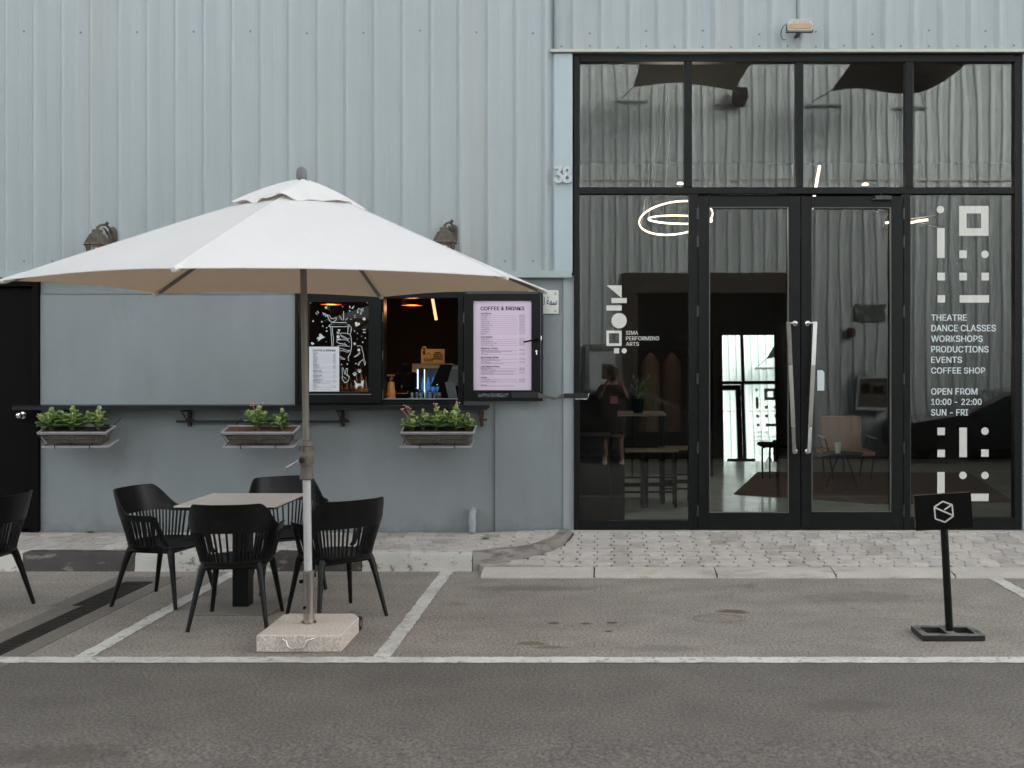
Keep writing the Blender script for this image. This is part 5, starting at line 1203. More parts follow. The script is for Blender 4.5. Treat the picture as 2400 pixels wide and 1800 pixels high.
# ================================================================== ARMCHAIRS
def se(a, p=.78):
    c, s_ = math.cos(a), math.sin(a); return math.copysign(abs(c)**p, c), math.copysign(abs(s_)**p, s_)
def ztop(t):
    t = abs(t); z = .655+(.815-.655)*(1-smooth(.30, .60, t))
    if t > .80: z = .655-(.655-.44)*smooth(.80, 1.0, t)**1.3
    return z
def zlow(t):
    t = abs(t); z = .625+(.610-.625)*smooth(.3, .6, t)
    if t > .78: z = .61-(.61-.43)*smooth(.78, .93, t)
    return z
def shell(t, z):
    a = R(-90+t*128); c, s_ = se(a)
    w_ = max(0, (z-.43)/.38)
    bx_, by_ = .225*c, (.235 if s_ < 0 else .22)*s_
    fl = .065*min(1, w_*1.6); x = bx_+c*fl*(1 if s_ < .4 else .7); y = by_+(s_*.10*w_**1.1 if s_ < 0 else s_*.02*w_)
    if abs(t) < .5: x *= 1-.10*max(0, w_-.5)*(1-abs(t)/.5)*0
    return Vector((x, y, z))
def band(b, t0, t1, n, zl, zt, nz=5, th=.011):
    ts = [t0+(t1-t0)*i/n for i in range(n+1)]; out = []
    for side in (0, 1):
        for t in ts:
            for j in range(nz+1):
                z = zl(t)+(zt(t)-zl(t))*j/nz; p = shell(t, z); q = shell(t+.01, z)-shell(t-.01, z); nn = Vector((q.y, -q.x, 0)).normalized()
                out.append(tuple(p+nn*(th/2 if side else -th/2)))
    m = (n+1)*(nz+1); g = lambda s_, i, j: s_*m+i*(nz+1)+j; fs = []
    for i in range(n):
        for j in range(nz): fs += [(g(0, i, j), g(0, i+1, j), g(0, i+1, j+1), g(0, i, j+1)), (g(1, i, j), g(1, i, j+1), g(1, i+1, j+1), g(1, i+1, j))]
        fs += [(g(0, i, 0), g(1, i, 0), g(1, i+1, 0), g(0, i+1, 0)), (g(0, i, nz), g(0, i+1, nz), g(1, i+1, nz), g(1, i, nz))]
    for i in (0, n): fs += [(g(0, i, j), g(0, i, j+1), g(1, i, j+1), g(1, i, j)) for j in range(nz)]
    b.add(out, fs)
def make_chair(label):
    t = thing('armchair', label, 'chair', (0, 0, 0), 0, 'black slatted plastic armchairs round the table')
    b = MB(); band(b, -1, 1, 64, zlow, ztop, 5, .012); o = b.build('backrest', M['plastic'], t, smooth=50)
    ns = 37
    for i in range(ns):
        tt = -.80+1.60*i/(ns-1); a = shell(tt, .425); z1 = zlow(tt)+.006
        if z1 < .48: continue
        b = MB(); P = [shell(tt, .425+(z1-.425)*q) for q in (0, .33, .66, 1)]; q_ = shell(tt+.01, .5)-shell(tt-.01, .5); tn = Vector((q_.x, q_.y, 0)).normalized(); nn = Vector((tn.y, -tn.x, 0))
        vs = []
        for p in P:
            for (u, v) in ((-.0062, -.0045), (.0062, -.0045), (.0062, .0045), (-.0062, .0045)): vs.append(tuple(p+tn*u+nn*v))
        b.add(vs, [(r*4+k, r*4+(k+1) % 4, (r+1)*4+(k+1) % 4, (r+1)*4+k) for r in range(3) for k in range(4)]+[(0, 1, 2, 3), (12, 13, 14, 15)])
        b.build('slat', M['plastic'], t)
    # seat: dished pan
    n = 40; rows = [0, .3, .55, .75, .9, 1.0]; vs = [(0, 0, .417)]
    def sp(k, r):
        a = 2*PI*k/n; c, s_ = se(a, .8); y = (.245 if s_ < 0 else .25)*s_*r; return (.232*c*r, y, .417+.020*r**4 - (.018*r*r if s_ > .5 else 0)*1.0)
    for r in rows[1:]: vs += [sp(k, r) for k in range(n)]
    top = len(vs); vs += [(x*1.0, y, z-.014) for x, y, z in [sp(k, 1.0) for k in range(n)]]
    m = len(vs); vs += [(x*.9, y*.9, .395) for x, y, z in [sp(k, 1.0) for k in range(n)]]
    fs = [(0, 1+k, 1+(k+1) % n) for k in range(n)]
    for r in range(len(rows)-2): fs += [(1+r*n+k, 1+(r+1)*n+k, 1+(r+1)*n+(k+1) % n, 1+r*n+(k+1) % n) for k in range(n)]
    e = 1+(len(rows)-2)*n; fs += [(e+k, top+k, top+(k+1) % n, e+(k+1) % n) for k in range(n)]+[(top+k, m+k, m+(k+1) % n, top+(k+1) % n) for k in range(n)]+[tuple(m+k for k in range(n))]
    b = MB(); b.add(vs, fs); b.build('seat', M['plastic'], t, smooth=50)
    b = MB()
    A = [(-.18, -.17), (.18, -.17), (.18, .16), (-.18, .16)]
    for i in range(4):
        p, q = A[i], A[(i+1) % 4]; b.tube([(*p, .392), (*q, .392)], .017, 6)
    b.tube([(-.18, -.17, .39), (.18, .16, .39)], .013, 6); b.tube([(.18, -.17, .39), (-.18, .16, .39)], .013, 6); b.build('under_frame', M['plastic'], t)
    for (x, y), (fx, fy_) in zip(A, ((-.245, -.265), (.245, -.265), (.235, .235), (-.235, .235))):
        b = MB(); P = [(x*.93, y*.93, .405), (x*1.02, y*1.02, .37), (x+(fx-x)*.35, y+(fy_-y)*.35, .26), (fx, fy_, .002)]
        b.tube(P, [.030, .024, .019, .013], 8); b.build('leg', M['plastic'], t, smooth=50)
    return t
ch = make_chair('black slatted armchair on the left of the table facing right')
def face(dx, dy): return math.atan2(-dx, dy)      # local +Y points along (dx, dy)
def place(c, x, y, dx, dy, label=None, s=1.0):
    c.location = (x, y, 0); c.rotation_euler = (0, 0, face(dx, dy)); c.scale = (s, s, s)
    if label: c['label'] = label
place(ch, -3.15, -2.10, .97, -.20)
for x, y, dx, dy, l in ((-2.43, -2.66, -.10, 1.0, 'black slatted armchair nearest the viewer, its back to the viewer'),
                        (-1.83, -2.50, -.66, .75, 'black slatted armchair on the right of the table behind the parasol pole'),
                        (-2.42, -1.64, .45, -.89, 'black slatted armchair behind the table, by the wall, facing the street'),
                        (-4.335, -2.42, -1.0, .05, 'black slatted armchair cut off at the far left edge by the side door')):
    place(copy_tree(ch), x, y, dx, dy, l)

# ================================================================== STANDING SIGN
ss = thing('standing_sign', 'black standing sign with white hexagon emblem on a leaning post', 'sign')
b = MB(); x0, x1, y0, y1 = 1.957, 2.342, -3.155, -2.915; z1 = .037; w_ = .045
for a in ((x0, x1, y0, y0+w_), (x0, x1, y1-w_, y1), (x0, x0+w_, y0+w_, y1-w_), (x1-w_, x1, y0+w_, y1-w_), (2.125, 2.185, y0+w_, y1-w_)): b.box(*a, .003, z1, .002)
sb_ = b.build('base', overlay(mat('worn_black_steel_base', (.02, .02, .02), .4), (.25, .24, .22), 8, .35, .55, (1, 1, 1), 8, zband=(.034, .038)), ss)
b = MB(); b.tube([(2.163, -3.035, z1), (2.128, -3.035, .70)], .0235, 14); b.build('post', M['black'], ss, smooth=50)
pm = Matrix.Translation((2.115, -3.062, .785)) @ Matrix.Rotation(R(-3.6), 4, 'Y')
b = MB(); b.box(-.178, .178, -.006, .0065, -.110, .110, .0015, M=pm); b.build('sign_plate', M['dark'], ss)
b = MB(); b.box(-.178, .178, -.0075, .008, .1105, .1135, M=pm); b.box(-.1815, -.1785, -.0065, .007, -.09, .112, M=pm); b.build('rusty_edge', M['rust'], ss)
b = MB(); q = lambda x, y: ((x-372)/4.146*(-3.062-CY)/F, -(y-277)/4.146*(-3.062-CY)/F)
def bar(p, c, wd=13):
    p, c = Vector(q(*p)), Vector(q(*c)); d = (c-p).normalized(); nn = Vector((-d.y, d.x))*wd/4.146*(-3.062-CY)/F/2
    b.prism([tuple(p+nn), tuple(c+nn), tuple(c-nn), tuple(p-nn)], -.0085, -.0065, ax='y', M=pm)
H = [(370, 177), (458, 215), (461, 326), (378, 379), (287, 340), (284, 225)]
H = [(a, b_+0) for a, b_ in H]
for i in range(6): bar(H[i], H[(i+1) % 6])
bar((290, 232), (458, 318), 14); bar((378, 260), (452, 215), 13); b.build('emblem', M['vinyl'], ss)

# ================================================================== LOBBY INTERIOR
LX0, LX1, LY1, LZ = -.45, 7.2, 7.05, 5.0; FL = .155
b = MB(); b.box(LX0, LX1, .1, LY1, 0, FL); structure(b.build('lobby_floor', M['floor']))
b = MB(); b.box(LX0-.02, LX0, .1, LY1, FL, LZ); b.box(LX1, LX1+.1, .1, LY1, FL, LZ); b.box(LX0, LX1, LY1, LY1+.1, FL, LZ); b.box(ux(2400), LX1, .1, .2, FL, LZ); structure(b.build('lobby_wall', M['interior']))
b = MB(); b.box(LX0, LX1, .1, LY1, LZ, LZ+.1); structure(b.build('lobby_ceiling', M['ceil']))
def at(u, v, y): return Vector((ux(u, y), y, vz(v, y)))
# tall mirror leaning on the back wall
my = 6.62
t = thing('leaning_mirror', 'tall frameless mirror leaning against the back wall, showing the street', 'mirror', ((1.92+2.78)/2-.02, my, FL), 0)
t.rotation_euler = (R(-8.4), R(0), R(-1.6))
b = MB(); b.box(-.42, .42, 0, .02, .0, 2.05); b.build('mirror_glass', M['mirror'], t)
MB().box(-.43, .43, .021, .035, -.0, 2.06).build('backing', M['dark'], t)
# black counter just inside the left pane
t = thing('black_cabinet', 'black cabinet standing just inside the lower left pane', 'cabinet'); b = MB()
b.box(ux(1352, .2), ux(1432, .2), .2, .75, FL, 1.02, .004); b.build('body', M['black'], t); b = MB(); b.box(ux(1432, .35)+.004, ux(1464, .35), .35, .75, FL, 1.0, .004); b.build('side_panel', M['black'], t)
# high table and stools
ty = 1.95; t = thing('high_table', 'narrow high table with pale top behind the left pane', 'table')
p = at(1448, 975, ty); q_ = at(1561, 973, ty)
MB().box(p.x, q_.x, ty-.05, ty+.6, p.z-.0, p.z+.03, .003).build('table_top', M['wood'], t)
for xx in (p.x+.05, q_.x-.03):
    for yy in (ty, ty+.5): MB().box(xx-.018, xx+.018, yy-.018, yy+.018, FL, p.z-.002).build('leg', M['black'], t)
tz_ = p.z+.03
def stool(x, y, label):
    t = thing('bar_stool', label, 'stool', (x, y, FL), 0, 'bar stools round the high table')
    MB().box(-.19, .19, -.15, .15, .60, .625, .003).build('seat', M['wood'], t)
    for sx in (-1, 1):
        for sy in (-1, 1): MB().box(sx*.155-.016, sx*.155+.016, sy*.12-.016, sy*.12+.016, 0, .6).build('leg', M['black'], t)
    for z in (.16, .25):
        MB().box(-.139, .139, -.13, -.11, z, z+.02).build('foot_rail', M['black'], t); MB().box(-.139, .139, .11, .13, z+.04, z+.06).build('foot_rail', M['black'], t)
for u, y, l in ((1472, 1.6, 'leftmost bar stool under the high table'), (1548, 1.62, 'middle bar stool under the high table'), (1584, 1.9, 'rightmost bar stool beside the door post')):
    stool(ux(u, y), y, l)
# potted plant on the high table
o = thing('potted_plant', 'dark pot with thin green leaves standing on the high table', 'plant', (ux(1496, ty), ty+.08, tz_))
b = MB(); b.lathe([(.05, 0), (.075, .15), (.078, .16), (.068, .16)], n=16); b.build('pot', M['dark'], o, smooth=40)
b = MB()
for k in range(16):
    a = random.uniform(0, 2*PI); h = random.uniform(.22, .42); r_ = random.uniform(.03, .13); b.tube([(0, 0, .15), (r_*.4*math.cos(a), r_*.4*math.sin(a), h*.8), (r_*math.cos(a), r_*math.sin(a), h)], .003, 4)
    b.lathe([(.001, -.03), (.016, 0), (.001, .03)], c=(r_*math.cos(a), r_*math.sin(a), h), n=5)
b.build('foliage', mat('houseplant_green', (.10, .17, .06), .5), o)
# ring pendants
def kids_last(n): return [o for o in bpy.data.objects if o.name.startswith(n) and o.parent is None][-1]
def ring(u, v, y, Rr, tilt, roll, label, wires):
    c = at(u, v, y); t = thing('ring_light', label, 'lamp', tuple(c), 0, 'glowing ring lights hung in the lobby'); t.rotation_euler = (R(tilt), R(roll), 0)
    n = 64; P = [(Rr*math.cos(2*PI*k/n), Rr*math.sin(2*PI*k/n), 0) for k in range(n+1)]
    b = MB(); vs = []
    for k in range(n):
        a = 2*PI*k/n
        for rr, z in ((Rr-.006, -.009), (Rr+.006, -.009), (Rr+.006, .007), (Rr-.006, .007)): vs.append((rr*math.cos(a), rr*math.sin(a), z))
    b.add(vs, [(k*4+j, ((k+1) % n)*4+j, ((k+1) % n)*4+(j+1) % 4, k*4+(j+1) % 4) for k in range(n) for j in range(4)]); b.build('led_ring', M['ledwarm'], t)
    b = MB(); inv = t.matrix_basis.inverted()
    for a in wires:
        p = Vector((Rr*math.cos(a), Rr*math.sin(a), 0)); wp = t.matrix_basis @ p; e = inv @ Vector((c.x*.6+wp.x*.4, c.y*.6+wp.y*.4, LZ)); b.tube([tuple(p), tuple(e)], .0012, 4)
    b.build('hanging_wire', M['steel'], t)
ring(1584, 512, 3.0, .455, -18, -6, 'large tilted glowing ring light seen through the upper part of the left pane', (PI*.9, PI*1.2, 0))
li = bpy.data.lights.new('ring_glow', 'POINT'); li.energy = 11; li.color = (1, .86, .72); li.shadow_soft_size = .3
lo = bpy.data.objects.new('ring_glow', li); COL.objects.link(lo); lo.parent = kids_last('ring_light'); lo.location = (0, 0, 0)
ring(1594, 515, 2.8, .385, 1.0, 2, 'smaller level ring light inside the large tilted one', (PI, PI*1.3, PI*1.8))
t = thing('ceiling_tube', 'slanted glowing tube light above the right door', 'lamp'); b = MB(); b.tube([tuple(at(1921, 388, 3)), tuple(at(1903, 490, 3))], .017, 8); b.build('tube', M['ledwarm'], t)
for u, v, l in ((1594, 432, 'small ceiling spot above the left ring light'), (2028, 434, 'small ceiling spot above the right door')):
    t = thing('ceiling_spot', l, 'lamp', tuple(at(u, v, 5))); b = MB(); b.lathe([(.045, 0), (.05, .01), (.03, .03)], n=14); b.build('spot', M['ledwarm'], t)
t = thing('branch_lamp', 'thin branching bar lamp with small glowing heads behind the right post', 'lamp')
b = MB(); b.tube([tuple(at(2044, 492, 3)), tuple(at(2095, 506, 3))], .006, 5); b.tube([tuple(at(2095, 518, 3)), tuple(at(2190, 505, 3))], .006, 5); b.tube([tuple(at(2150, 520, 3)), tuple(at(2200, 534, 3))], .004, 5); b.tube([tuple(at(2078, 487, 3)), tuple(at(2070, 531, 3))], .003, 5); b.tube([tuple(at(2100, 512, 3)), (ux(2100, 3), 3, LZ)], .004, 5); b.tube([tuple(at(2095, 506, 3)), tuple(at(2100, 519, 3))], .006, 5); b.build('bar', M['steel'], t)
for u, v, ln in ((2085, 521, .05), (2139, 521, .05), (2160, 517, .075)):
    c = at(u, v, 2.99); b = MB(); b.tube([(c.x-ln, c.y, c.z-.008), (c.x+ln, c.y, c.z+.010)], .014, 8); b.build('lamp_head', M['ledwarm'], t)
# wicker lounge chair, rug, cup
rg = thing('rug', 'rust brown rug on the lobby floor under the wicker chair', 'rug'); b = MB(); b.prism([(1.55, 2.6), (3.0, 1.75), (4.6, 1.9), (5.2, 4.9), (2.2, 5.0)], FL, FL+.012); b.build('rug', M['rug'], rg)
lc = thing('lounge_chair', 'tan wicker lounge chair with black legs inside the right door', 'chair', (ux(1986, 4.0), 4.0, FL+.012))
b = MB(); b.box(-.28, .28, .25, .29, .38, .88, .015, M=Matrix.Rotation(R(-8), 4, 'X')); b.build('backrest', M['wicker'], lc)
b = MB(); b.box(-.36, .30, -.28, .26, .34, .40, .01); b.build('seat', M['wicker'], lc)
for s in (-1, 1):
    b = MB(); b.tube([(s*.34, -.2, .56), (s*.33, .25, .57)], .014, 6); b.build('armrest', M['wood'], lc)
    b = MB(); b.tube([(s*.34, -.2, .56), (s*.30, -.22, .40), (s*.24, -.26, 0)], .010, 6); b.build('leg', M['dark'], lc)
    b = MB(); b.tube([(s*.33, .25, .56), (s*.28, .25, .40), (s*.24, .3, 0)], .010, 6); b.build('leg', M['dark'], lc)
st = thing('side_table', 'small dark side table in front of the wicker chair', 'table', (ux(1975, 3.1), 3.1, FL+.012)); b = MB(); b.lathe([(.24, .42), (.25, .43), (.25, .44)], n=24); b.build('table_top', M['dark'], st)
for a in (0.4, 2.5, 4.6): b = MB(); b.tube([(.05*math.cos(a), .05*math.sin(a), .42), (.22*math.cos(a), .22*math.sin(a), 0)], .010, 6); b.build('leg', M['dark'], st)
cpp = thing('paper_cup', 'white paper cup on the small side table behind the right door glass', 'cup', (ux(1963.5, 3.05), 3.05, FL+.012+.44)); b = MB(); b.lathe([(.032, 0), (.044, .125), (.046, .13), (.042, .13)], n=18); b.build('cup', M['white'], cpp, smooth=40)
dc = thing('dark_stool', 'black bent-tube stool silhouetted against the leaning mirror', 'stool', (ux(1815, 4.3)+.05, 4.3, FL+.012))
b = MB(); b.box(-.26, .26, -.2, .2, .42, .47, .02); b.build('seat', M['dark'], dc)
for x in (-.24, -.14, .2): b = MB(); b.tube(cr([(x+.1, -.1, .43), (x+.02, -.15, .42), (x, -.16, .36), (x-.0, -.18, 0)]), .013, 6); b.build('leg', M['dark'], dc)
# clothes rack
rk = thing('clothes_rack', 'clothes rack in the dark behind the left pane', 'rack', (ux(1575, 4.5), 4.5, FL)); b = MB(); b.tube([(-.55, 0, 0), (-.55, 0, 1.75), (.55, 0, 1.75), (.55, 0, 0)], .014, 6); b.build('rail', M['black'], rk)
for k, (x, m_) in enumerate(((-.30, 'coat2'), (0.0, 'coat'), (.34, 'coat'))):
    o = thing('hanging_coat', ['tan coat hanging leftmost on the rack', 'brown coat hanging in the middle of the rack', 'brown coat hanging rightmost on the rack'][k], 'coat', (ux(1575, 4.5)+x, 4.5, FL+.62))
    b = MB(); n = 20; vs = []
    for z, wd, dp in ((0, .15, .07), (.4, .13, .06), (.75, .12, .07), (.95, .115, .06), (1.02, .07, .05), (1.09, .02, .02)):
        for kk in range(n):
            a = 2*PI*kk/n; f_ = 1+.16*math.sin(a*6+z*2)*(1-z*.7); vs.append((wd*math.cos(a)*f_, dp*math.sin(a)*f_, z))
    b.add(vs, [(r*n+kk, r*n+(kk+1) % n, (r+1)*n+(kk+1) % n, (r+1)*n+kk) for r in range(5) for kk in range(n)]+[tuple(range(n)), tuple(5*n+kk for kk in range(n))]); b.build('cloth', M[m_], o, smooth=80)
# lettering inside the lobby, half hidden by the door post
t = thing('interior_lettering', 'dim letters SIMA and COFFEE on the dark lobby wall beside the door post', 'lettering'); y = 6.9
text_mesh('lettering', 'SIMA', M['coat2'], t, ux(1580, y), ux(1640, y), vz(797, y), vz(785, y), y, bold=.02, depth=.004)
text_mesh('lettering', 'COFFEE', M['coat2'], t, ux(1597, y), ux(1668, y), vz(828, y), vz(817, y), y, bold=.01, depth=.004)
t = thing('timber_shelf', 'orange timber shelf unit with a painted-in glow at the right edge of the right pane', 'shelf'); b = MB(); xx = ux(2373, 3.3); b.box(xx, xx+.5, 3.0, 3.3, vz(905, 3.), vz(740, 3.)); b.box(xx, xx+.52, 2.96, 3.0, vz(838, 3.), vz(830, 3.)); b.build('shelf_body', mat('glowing_amber_timber', (.30, .13, .05), .6, emit=(.6, .25, .08), es=.015), t)  # faint emission in the timber stands in for warm light on it

# ================================================================== ACROSS THE STREET (seen mirrored in the glass)
OY = -11.75; OT = 8.5; OZ = -.22
op = thing('opposite_warehouse', 'pale ribbed metal warehouse across the street, mirrored in the glass front', 'building')
def osheet(k0, k1, z0, z1):
    return sheet(k0, k1, z0, z1, parent=op, m=M['opp'], Y=OY, flip=-1)
dx0, dx1, dz = .72, 3.95, 3.62         # roller door opening
ks = lambda x: int(math.floor((x-X0)/PIT))
k0 = ks(-16)
while X0+k0*PIT < 18:
    k1 = k0+4; xa, xb = X0+k0*PIT, X0+k1*PIT
    hit = [o_ for o_ in ((dx0-.3, dx1+.25, dz), (-9.6, -3.4, 5.2)) if xb > o_[0] and xa < o_[1]]
    if hit:
        a_, c_, h_ = hit[0]; osheet(k0, k1, h_, OT)
        if xa < a_: sheet(k0, k1, OZ, h_, xb=a_, parent=op, m=M['opp'], Y=OY, flip=-1)
        if xb > c_: sheet(k0, k1, OZ, h_, xa=c_, parent=op, m=M['opp'], Y=OY, flip=-1)
    else: osheet(k0, k1, OZ, OT)
    k0 = k1
b = MB(); b.box(-20, dx0-.36, OY-.12, OY-.08, OZ, OT); b.box(dx1+.31, 20, OY-.12, OY-.08, OZ, OT); b.box(dx0, dx1, OY-.12, OY-.08, dz, OT); b.build('backing_wall', M['dark'], op)
b = MB(); b.box(dx0-.35, dx0-.02, OY-.10, OY+.06, OZ, dz); b.box(dx1, dx1+.3, OY-.1, OY+.06, OZ, dz); b.box(dx0-.35, dx1+.3, OY-.1, OY+.08, dz-.40, dz+.02); b.build('door_surround', M['brownframe'], op)
b = MB()
b.box(dx0, dx1, OY-2.2, OY-2.17, OZ, dz)
b.box(dx0-.1, dx0, OY-2.2, OY-.12, OZ, dz); b.box(dx1, dx1+.1, OY-2.2, OY-.12, OZ, dz); b.box(dx0, dx1, OY-2.2, OY-.12, dz, dz+.05); b.build('recess', M['dark'], op)
b = MB(); b.prism([(OY-.01, OT-.02), (OY+.12, OT-.02), (OY+.12, OT+.1), (OY-.01, OT+.1)], -20, 20, ax='x'); b.build('gutter', M['flash'], op)
b = MB()
for z in (7.1, 6.0, 4.55, 3.0, 1.85):
    for k in range(-40, 45):
        if dx0-.4 < X0+k*PIT < dx1+.3 and z < dz: continue
        b.lathe([(.014, 0), (.014, .01)], n=6, M=Matrix.Translation((X0+k*PIT+.18, OY+.002, z+random.uniform(-.02, .02))) @ Matrix.Rotation(R(-90), 4, 'X'))
b.build('cladding_screws', M['rust'], op)['kind'] = 'stuff'
b = MB()
for z in (5.6,): b.box(-16, 18, OY+.002, OY+.03, z, z+.03)
b.build('wall_rail', M['flash'], op)
Mo = Matrix.Rotation(PI, 4, 'Z')
t = thing('grey_double_door', 'pale grey door across the street mirrored behind the photographer', 'door'); b = MB(); b.box(-.30, .28, OY+.04, OY+.08, OZ, 2.02); b.build('door_leaf', M['opp'], t); b = MB(); b.box(-.40, -.30, OY+.03, OY+.12, OZ, 2.14); b.box(.28, .37, OY+.03, OY+.12, OZ, 2.14); b.box(-.30, .28, OY+.03, OY+.12, 2.02, 2.14); b.build('door_frame', M['galv'], t); b = MB(); b.box(-.05, .16, OY+.081, OY+.09, 1.4, 1.72); b.build('notice', M['rust'], t)
s_o = F/(-2*0+(-OY)+9.27)
ox = lambda u: (u-UC)*(9.27-OY)/F
oz = lambda v: CZ-(v-VC)*(9.27-OY)/F
t = thing('vent_grille', 'louvred wall vent across the street mirrored in the right door', 'vent'); b = MB(); x0, x1, z0, z1 = ox(2005), ox(2069), oz(749), oz(712); b.box(x0, x1, OY+.04, OY+.055, z0, z1)
for a in ((x0, x0+.05, z0, z1), (x1-.05, x1, z0, z1), (x0, x1, z0, z0+.04), (x1-.0, x1, z1-.04, z1), (x0, x1, z1-.04, z1)):
    if a[1] > a[0]: b.box(a[0], a[1], OY+.055, OY+.08, a[2], a[3])
b.build('grille_frame', M['galv'], t); b = MB()
for k in range(7): b.box(x0+.05, x1-.05, OY+.055, OY+.085, z0+.05+k*.035, z0+.065+k*.035)
b.build('louvres', M['galv'], t)
t = thing('alarm_bell', 'dark red alarm box on the wall across the street', 'alarm'); MB().box(ox(1981), ox(2001), OY+.036, OY+.15, oz(789), oz(768), .02).build('box', mat('dark_red', (.10, .02, .015), .5), t)
t = thing('meter_cabinet', 'olive grey meter cabinet in a pale frame across the street', 'cabinet'); x0, x1, z0, z1 = ox(2003), ox(2083), oz(962), oz(883)
b = MB(); b.box(x0, x0+.05, OY+.04, OY+.2, z0, z1); b.box(x1-.05, x1, OY+.04, OY+.2, z0, z1); b.box(x0+.05, x1-.05, OY+.04, OY+.2, z1-.05, z1); b.box(x0+.05, x1-.05, OY+.04, OY+.2, z0, z0+.06); b.build('frame', M['opp'], t); MB().box(x0+.05, x1-.05, OY+.05, OY+.17, z0+.06, z1-.05).build('cabinet_door', M['cabinet'], t)
b = MB(); b.box(x0+.12, x0+.32, OY+.17, OY+.19, z0+.35, z0+.55); b.box(x1-.32, x1-.12, OY+.17, OY+.19, z0+.35, z0+.5); b.build('meter_window', M['dark'], t)
t = thing('shop_letters', 'small pale letters NUN mounted above the meter cabinet across the street', 'lettering'); text_mesh('lettering', 'NÜN', M['flash'], t, ox(2000), ox(2047), oz(883)+.02, oz(866), OY+.06, bold=.02, depth=.01, face=1)
t = thing('street_floodlight', 'dark floodlight across the street mirrored in the second upper pane', 'floodlight'); b = MB(); b.prism([(ox(1715), oz(240)), (ox(1722), oz(252)), (ox(1742), oz(252)), (ox(1750), oz(236)), (ox(1748), oz(214)), (ox(1717), oz(212))], OY+.12, OY+.35, ax='y'); b.box(ox(1725), ox(1740), OY+.036, OY+.12, oz(240), oz(225)); b.build('casing', M['dark'], t)
# shade sails
def sail(label, pts, sag=.35):
    t = thing('shade_sail', label, 'shade sail'); n = 14; vs = []
    A, B, C, D = [Vector(p) for p in pts]
    for i in range(n+1):
        for j in range(n+1):
            u, v = i/n, j/n; uu = u+(.5-u)*.16*math.sin(PI*v); vv = v+(.5-v)*.16*math.sin(PI*u)
            p = A.lerp(B, uu).lerp(D.lerp(C, uu), vv); p.z -= sag*math.sin(PI*u)*math.sin(PI*v); vs.append(tuple(p))
    m = n+1; b = MB(); b.add(vs+[(x, y, z-.004) for x, y, z in vs], [(i*m+j, i*m+j+1, (i+1)*m+j+1, (i+1)*m+j) for i in range(n) for j in range(n)]+[tuple(m*m+q for q in (i*m+j, (i+1)*m+j, (i+1)*m+j+1, i*m+j+1)) for i in range(n) for j in range(n)]); b.build('cloth', M['sail'], t, smooth=80)
    b = MB()
    for p, c in zip((A, B), (1, 1)):
        b.tube([tuple(p), (p.x+(.25 if p is B else -.25), OY+.04, p.z-.12)], .012, 5); b.box(p.x-.35, p.x+.35, OY+.03, OY+.06, p.z-.2, p.z-.16)
    b.build('fixing_rope', M['galv'], t)
sail('taut grey-brown shade sail over the street mirrored in the two left upper panes', [(ox(1482), OY+.5, oz(216)), (ox(1716), OY+.5, oz(226)), (ox(1760)+.5, -8.6, 7.9), (ox(1490)-.3, -8.6, 7.9)], .25)
sail('sagging grey-brown shade sail over the street mirrored in the two right upper panes', [(4.65, OY+.5, 7.35), (6.5, OY+.7, 7.3), (8.6, -8.4, 8.3), (4.9, -8.8, 8.3)], .75)

